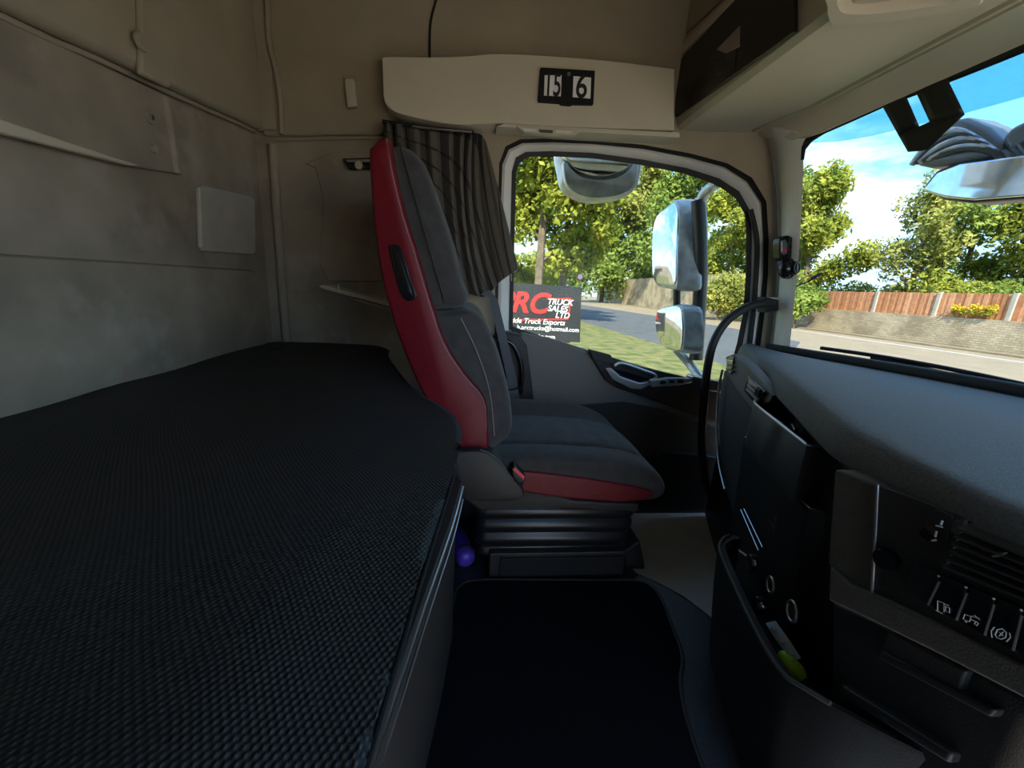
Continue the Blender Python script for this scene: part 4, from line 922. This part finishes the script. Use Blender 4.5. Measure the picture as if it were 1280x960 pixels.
fc = [FM(*p, 1.72) for p in ((1152, 238), (1170, 216), (1200, 204), (1262, 196), (1330, 186), (1380, 196), (1360, 226), (1310, 242), (1262, 246), (1215, 250), (1180, 247))]
prism('mirror_shell', [FM(*p, 1.74) for p in ((1150, 236), (1168, 212), (1204, 200), (1262, 192), (1330, 182), (1390, 196), (1366, 232), (1310, 246), (1262, 250), (1212, 254), (1178, 250))], (.10, 0, 0), 'mirror_dark', m4, .02, 3)
prism('mirror_face', fc, (.03, 0, 0), 'mirror_face', m4, .008, 3)
wp = thing('wiper', 'black windscreen wiper resting along the base of the glass', 'wiper', W(1150, 450, x=1.6))
def WP(px, py): return Wws(px, py, -.06)
tube('blade', [WP(1026, 435), WP(1090, 444), WP(1160, 456), WP(1230, 470), WP(1330, 492)], .007, 'rubber', wp, 3, 8)
tube('arm', [WP(1090, 446), WP(1160, 463), WP(1230, 478), WP(1330, 500)], .010, 'mirror_dark', wp, 3, 8)

# ================================================================== OUTSIDE
ZG = -1.0
def GP(px, py, z=ZG): return W(px, py, z=z)
yd = struct(put('ground', mk('ground', [(-120, -80, ZG), (160, -80, ZG), (160, 260, ZG), (-120, 260, ZG)], [[0, 1, 2, 3]]), 'yard'))
def flat(name, pts, z, m, label, cat):
    o = prism(name, [(p.x, p.y, ZG) for p in pts], (0, 0, z), m); struct(o); return o
A = GP(990, 408); B = GP(1280, 446)
wdir = (B-A); wdir.z = 0; wdir.normalize(); wnr = Vector((wdir.y, -wdir.x, 0))
if wnr.dot(CAM-A) < 0: wnr = -wnr
Lend = A - wdir*75; Rend = B + wdir*45
rw = [Lend+wnr*.5, Rend+wnr*.5]
far_e = [GP(560, 364.5), GP(640, 371), GP(727, 381), (GP(815, 394.5)), GP(930, 413), GP(1000, 428)]
near_e = [GP(540, 371), GP(640, 384), GP(727, 403), GP(800, 425), GP(880, 450), GP(960, 478)]
flat('road', far_e+near_e[::-1], .03, 'asphalt', '', '')
flat('grass_verge', near_e+[Vector((2.6, 2.75, ZG)), Vector((-4, 2.75, ZG)), Vector((-14, 8, ZG))], .06, 'grass', '', '')
flat('pavement', [Lend+wnr*.1, Rend+wnr*.1, Rend+wnr*1.6, Lend+wnr*1.6], .10, 'verge', '', '')
flat('road_line', [A-wdir*1+wnr*4.4, Rend+wnr*4.4, Rend+wnr*4.75, A-wdir*1+wnr*4.75], .036, 'line_paint', '', '')
# brick boundary wall
HW = 1.95
def wallmesh(name, P, Q, h, th, label):
    d = (Q-P); L = d.length; vs = [P, Q, Q-wnr*th, P-wnr*th]; vs = [Vector((v.x, v.y, ZG)) for v in vs]
    o = prism(name, vs, (0, 0, h), 'old_brick'); me = o.data; ul = me.uv_layers.new()
    for l in me.loops:
        c = me.vertices[l.vertex_index].co; ul.data[l.index].uv = ((c-P).dot(wdir), c.z)
    return tag(o, label, 'wall')
wallmesh('boundary_wall', A-wdir*3, Rend, HW, .35, 'weathered buff brick wall under the wooden fence across the road')
wallmesh('boundary_wall', Lend, A-wdir*3, Wn(770, 350, A, wnr).z-ZG, .35, 'higher sunlit buff wall seen through the side window')
# timber fence panels on the wall
f0 = A + wdir*((GP(1020, 411)-A).dot(wdir)); 
def alongwall(px, py, back=.25):
    return Wn(px, py, A-wnr*back, wnr)
marks = [alongwall(1018, 372), alongwall(1095, 374), alongwall(1172, 377), alongwall(1265, 383)]
tt = [(m_-A).dot(wdir) for m_ in marks]
bay = (tt[3]-tt[0])/3
edges = tt+[tt[3]+bay]
ztopf = alongwall(1130, 365).z; zbotf = ZG+HW-.005
for i, t in enumerate(edges):
    p = A+wdir*t-wnr*.2
    o = prism('fence_post', [p+wdir*dx-wnr*dy+Vector((0, 0, zbotf-p.z)) for dx, dy in ((-.12, 0), (.12, 0), (.12, .2), (-.12, .2))], (0, 0, ztopf-zbotf+.02), 'post', None, .02)
    tag(o, ['pale concrete post at the hedge end of the timber fence', 'pale concrete post between the first and second timber fence bays', 'pale concrete post just before the yellow flowers', 'pale concrete post just past the yellow flowers', 'pale concrete post at the far end of the last fence bay'][i], 'post', 'concrete fence posts on the wall')
base_me = {}
for i, (t0, t1) in enumerate(zip(edges, edges[1:])):
    p0 = A+wdir*t0-wnr*.3
    lab = ['orange timber fence panel ending beside the dark hedge', 'orange timber fence panel between two pale posts, second from the hedge', 'orange timber fence panel with yellow flowers growing before it', 'orange timber fence panel beyond the yellow flowers'][min(i, 3)]
    fp = thing('timber_fence', lab, 'fence', (p0.x, p0.y, zbotf), 'orange timber fence panels on the wall')
    w_ = (t1-t0-.24); nb = 16
    for k_ in range(nb):
        bw = w_/nb; q = p0+wdir*(.12+bw*k_); q.z = zbotf
        off = .03 if k_ % 2 else 0; ov_ = 1.08 if k_ < nb-1 else 1.0
        prism('board', [q-wnr*off, q+wdir*bw*ov_-wnr*off, q+wdir*bw*ov_-wnr*(off+.03), q-wnr*(off+.03)], (0, 0, ztopf-zbotf-.05*random.random()), random.choice(('fence_a', 'fence_b', 'fence_c')), fp)

# --- foliage
def leaves(name, blobs, n, size, m, parent, seed, squash=1.0):
    rnd = random.Random(seed); vs = []; fs = []
    tot = sum(b[3]**2 for b in blobs)
    for (bx, by, bz, br) in blobs:
        for _ in range(int(n*br*br/tot)):
            d = Vector((rnd.gauss(0, 1), rnd.gauss(0, 1), rnd.gauss(0, 1))).normalized(); rr = br*(rnd.random()**.45)
            p = Vector((bx, by, bz)) + Vector((d.x, d.y, d.z*squash))*rr
            s = size*(.6+.8*rnd.random()); a = Vector((rnd.gauss(0, 1), rnd.gauss(0, 1), rnd.gauss(0, 1))).normalized(); b = a.orthogonal().normalized()
            b = (b + a.cross(b)*rnd.uniform(-1, 1)).normalized(); i = len(vs)
            vs += [p-a*s*.7, p+b*s*.38, p+a*s*.7, p-b*s*.38]; fs.append([i, i+1, i+2, i+3])
    me = bpy.data.meshes.new(name); me.from_pydata(vs, [], fs); o = put(name, me, m, parent, False); o['kind'] = 'stuff'
    return o
def tree(label, base, h, spread, m, n=7000, size=.3, seed=1, group=None, lean=0, bare=.25, nb=9, dense=.30):
    rnd = random.Random(seed); base = Vector(base)
    t = thing('tree', label, 'tree', base, group)
    top_ = base+Vector((lean, 0, h*.85)); mid = base.lerp(top_, .5)+Vector((rnd.uniform(-.4, .4), 0, 0))
    tube('trunk', [base, mid, top_], lambda q: h*.016*(1-.8*q)+.03, 'bark', t, 5, 7)
    blobs = []
    for k_ in range(nb):
        f_ = bare+(1-bare)*(k_+.5)/nb; p0 = base.lerp(top_, f_*.9) ; ang = k_*2.4+rnd.random(); wid = spread*math.sin(math.pi*min(1, .22+.75*f_))*(.55+.5*rnd.random())
        p1 = p0+Vector((math.cos(ang)*wid, math.sin(ang)*wid, h*.10+rnd.random()*h*.06))
        tube('branch', [p0, p0.lerp(p1, .5)+Vector((0, 0, h*.01)), p1], lambda q: h*.006*(1-.8*q)+.015, 'bark', t, 3, 5)
        for q in (.35, .62, .85, 1.05):
            c = p0.lerp(p1, q); blobs.append((c.x+rnd.uniform(-.4, .4), c.y+rnd.uniform(-.4, .4), c.z+rnd.uniform(-.3, .5), spread*dense*(.7+.6*rnd.random())))
    blobs.append((top_.x, top_.y, top_.z, spread*.35))
    leaves('foliage', blobs, n, size, m, t, seed)
    return t
def behind(px, dist_back, py=400):  # a spot on the ground behind the wall, on the sight line of pixel column px
    p = Wn(px, py, A-wnr*dist_back, wnr); return (p.x, p.y, ZG)
def at_dist(px, y): p = W(px, 372, y=y); return (p.x, p.y, ZG)
# trees beyond the side window
gA = 'leafy trees beyond the side window'
TR = [
 ('bushy pale-trunked tree behind the dark sign board', at_dist(672, 24), 17, 4.6, 'leaf_a', 16000, .30, 11),
 ('tall leafy tree with a slim pale trunk between sign and buff wall', at_dist(702, 28), 18, 4.2, 'leaf_a', 13000, .30, 12),
 ('sparse tree with sky showing through above the buff wall', at_dist(752, 92), 32, 9, 'leaf_b', 9500, .75, 13),
 ('dense yellow-green tree standing behind the high buff wall', at_dist(795, 96), 40, 11, 'leaf_c', 15000, .75, 14),
 ('dense tree hidden by the big wing mirror', at_dist(845, 74), 32, 10, 'leaf_b', 14000, .6, 15),
 ('broad low tree growing beside the wing mirror arm', at_dist(905, 54), 23, 6.5, 'leaf_a', 14000, .42, 16),
 ('leafy tree behind the white windscreen pillar', at_dist(960, 46), 19, 5, 'leaf_b', 9000, .42, 17)]
for (lab, b, h, s_, m_, n_, sz, sd) in TR: tree(lab, b, h, s_, m_, n_, sz, sd, None, 0, .24 if sd < 13 else .12)
TW = [
 ('spreading tree at the hedge end of the timber fence', at_dist(1003, 38), 17, 4.6, 'leaf_a', 12000, .34, 21, .12),
 ('thin open-branched tree standing above the second fence panel', at_dist(1130, 30), 14.5, 3.6, 'leaf_c', 5200, .26, 22, .28),
 ('tall open-crowned tree with pale branches behind the fence', at_dist(1190, 30), 16, 4.2, 'leaf_b', 8500, .28, 23, .25),
 ('dense rounded tree behind the right-most timber fence', at_dist(1262, 26), 13, 4.2, 'leaf_a', 12000, .28, 24, .10),
 ('dense dark leafy tree beyond the end of the timber fence', at_dist(1320, 24), 12, 4, 'leaf_b', 10000, .28, 25, .10)]
for (lab, b, h, s_, m_, n_, sz, sd, br) in TW: tree(lab, b, h, s_, m_, n_, sz, sd, None, 0, br)
# hedges and undergrowth
def bush(label, px, y, zc, r, m, n, sz, seed, cnt=5, sp=1.0):
    p = W(px, 372, y=y); t = thing('bush', label, 'bush', (p.x, p.y, ZG)); rnd = random.Random(seed)
    bl = [(p.x+rnd.uniform(-1, 1)*r*sp, p.y+rnd.uniform(-.5, .5)*r, ZG+zc+rnd.uniform(-.3, .3)*r, r*(.6+.4*rnd.random())) for _ in range(cnt)]
    leaves('foliage', bl, n, sz, m, t, seed)
    for k_ in range(3): tube('stem', [(p.x+rnd.uniform(-.5, .5), p.y, ZG), (p.x+rnd.uniform(-.8, .8), p.y, ZG+zc)], .05, 'bark', t, 0, 5)
bush('low sunlit hedge growing behind the dark sign board', 668, 33, 2.2, 1.8, 'leaf_a', 4500, .3, 31, 5, 1.2)
bush('tall sunlit hedge far behind the sign board beside the road', 655, 46, 4.2, 3.6, 'leaf_a', 6000, .4, 39, 6, 1.5)
bush('dense green hedge behind the high buff wall', 765, 88, 6.5, 5.5, 'leaf_b', 7000, .6, 32, 6, 1.8)
bush('yellowish roadside bush beside the wing mirror', 905, 40, 2.6, 2.6, 'leaf_c', 8000, .27, 33, 7, 1.7)
bush('dark hedge at the end of the timber fence', 996, 33.0, 2.2, 1.7, 'leaf_b', 5000, .25, 34, 5, 1.0)
bush('low green hedge above the first timber fence panel', 1068, 38, 3.2, 1.8, 'leaf_a', 4000, .25, 35, 6, 2.2)
bush('low green hedge above the second timber fence panel', 1150, 31, 2.8, 1.8, 'leaf_c', 4500, .22, 36, 6, 1.6)
bush('thick sunlit hedge above the third timber fence panel', 1230, 26, 3.0, 1.9, 'leaf_a', 5500, .22, 37, 6, 1.4)
bush('thick hedge above the last timber fence panel', 1310, 23, 3.0, 1.9, 'leaf_b', 4500, .22, 38, 6, 1.4)
# yellow flowers in front of the third panel
yf = thing('flowering_plant', 'yellow flowering plant on the wall before the timber fence', 'plant', (0, 0, 0)); pf = alongwall(1217, 388, -.02); pf.z = ZG+HW+.62; yf.location = (pf.x, pf.y, ZG+HW)
leaves('blossom', [(pf.x+wdir.x*dx, pf.y+wdir.y*dx, pf.z+dz, .28) for dx, dz in ((-1, .0), (-.5, -.1), (0, .05), (.5, -.05), (.9, .1))], 500, .10, 'yellow_flower', yf, 41)
leaves('leafage', [(pf.x+wdir.x*dx, pf.y+wdir.y*dx, pf.z-.25, .25) for dx in (-1, -.5, 0, .5, .9)], 400, .12, 'leaf_a', yf, 42)

# sign board
YS = 5.6
sg_ = thing('sign_board', 'dark truck sales sign board with red and white lettering outside', 'sign', (W(660, 420, y=YS).x, YS, ZG))
def SG(px, py, d=0): return W(px, py, y=YS-d)
tr_ = SG(727, 359); br_ = SG(725, 428); wl = 1.75
bd = prism('board', [tr_, br_, br_+Vector((-wl, 0, 0)), tr_+Vector((-wl, 0, 0))], (0, .02, 0), 'sign', sg_, .003)
for xx in (-.12, -wl+.12): box('post', (tr_.x+xx-.035, YS+.02, ZG), (tr_.x+xx+.035, YS+.09, tr_.z-.02), 'bark', sg_, .005)
ux = (SG(720, 393)-SG(650, 388)); ux = Vector((1, 0, 0)); uy = Vector((0, 0, 1))
def stext(s, px, py, hpx, m, shear=.2, bold=.015, align='LEFT', off=.004): return text('lettering', s, SG(px, py, off), ux, uy, hpx, m, sg_, shear, bold, .003, align)
stext('PRC', 684, 381, .40, 'sign_red', .25, .03, 'RIGHT')
stext('TRUCK', 684, 377, .115, 'sign_white', .2, .02)
stext('SALES', 684.5, 385.5, .115, 'sign_white', .2, .02)
stext('LTD', 694, 394, .115, 'sign_white', .2, .02)
def bar(a, b, w=.010):
    p, q = SG(*a, .005), SG(*b, .005); d = (q-p).normalized(); n_ = Vector((0, -1, 0)).cross(d)*w
    prism('red_line', [p-n_, q-n_, q+n_, p+n_], (0, .004, 0), 'sign_red', sg_)
bar((684, 373.5), (714, 373.5)); bar((714, 373.5), (710, 399)); bar((640, 400), (710, 399))
stext('Worldwide Truck Exports', 706, 404, .105, 'sign_white', .2, .012, 'RIGHT')
stext('h.prctrucks@hotmail.com', 724, 413, .088, 'sign_white', 0, .008, 'RIGHT')
stext('www.prctrucks.com', 694, 421.5, .088, 'sign_white', 0, .008, 'RIGHT')
# small round road sign by the wall
rs = thing('road_sign', 'small round red and white road sign by the buff wall', 'sign', (W(724, 360, y=40).x, 40, ZG))
c = W(725, 346, y=40); disc('plate', c, (0, -1, 0), .38, .02, 'sign_red', rs, 20); disc('plate_centre', c-Vector((0, .02, 0)), (0, -1, 0), .26, .01, 'sign_white', rs, 20)
tube('pole', [c+Vector((0, .05, 0)), Vector((c.x, c.y+.05, ZG))], .05, 'satin', rs, 0, 8)
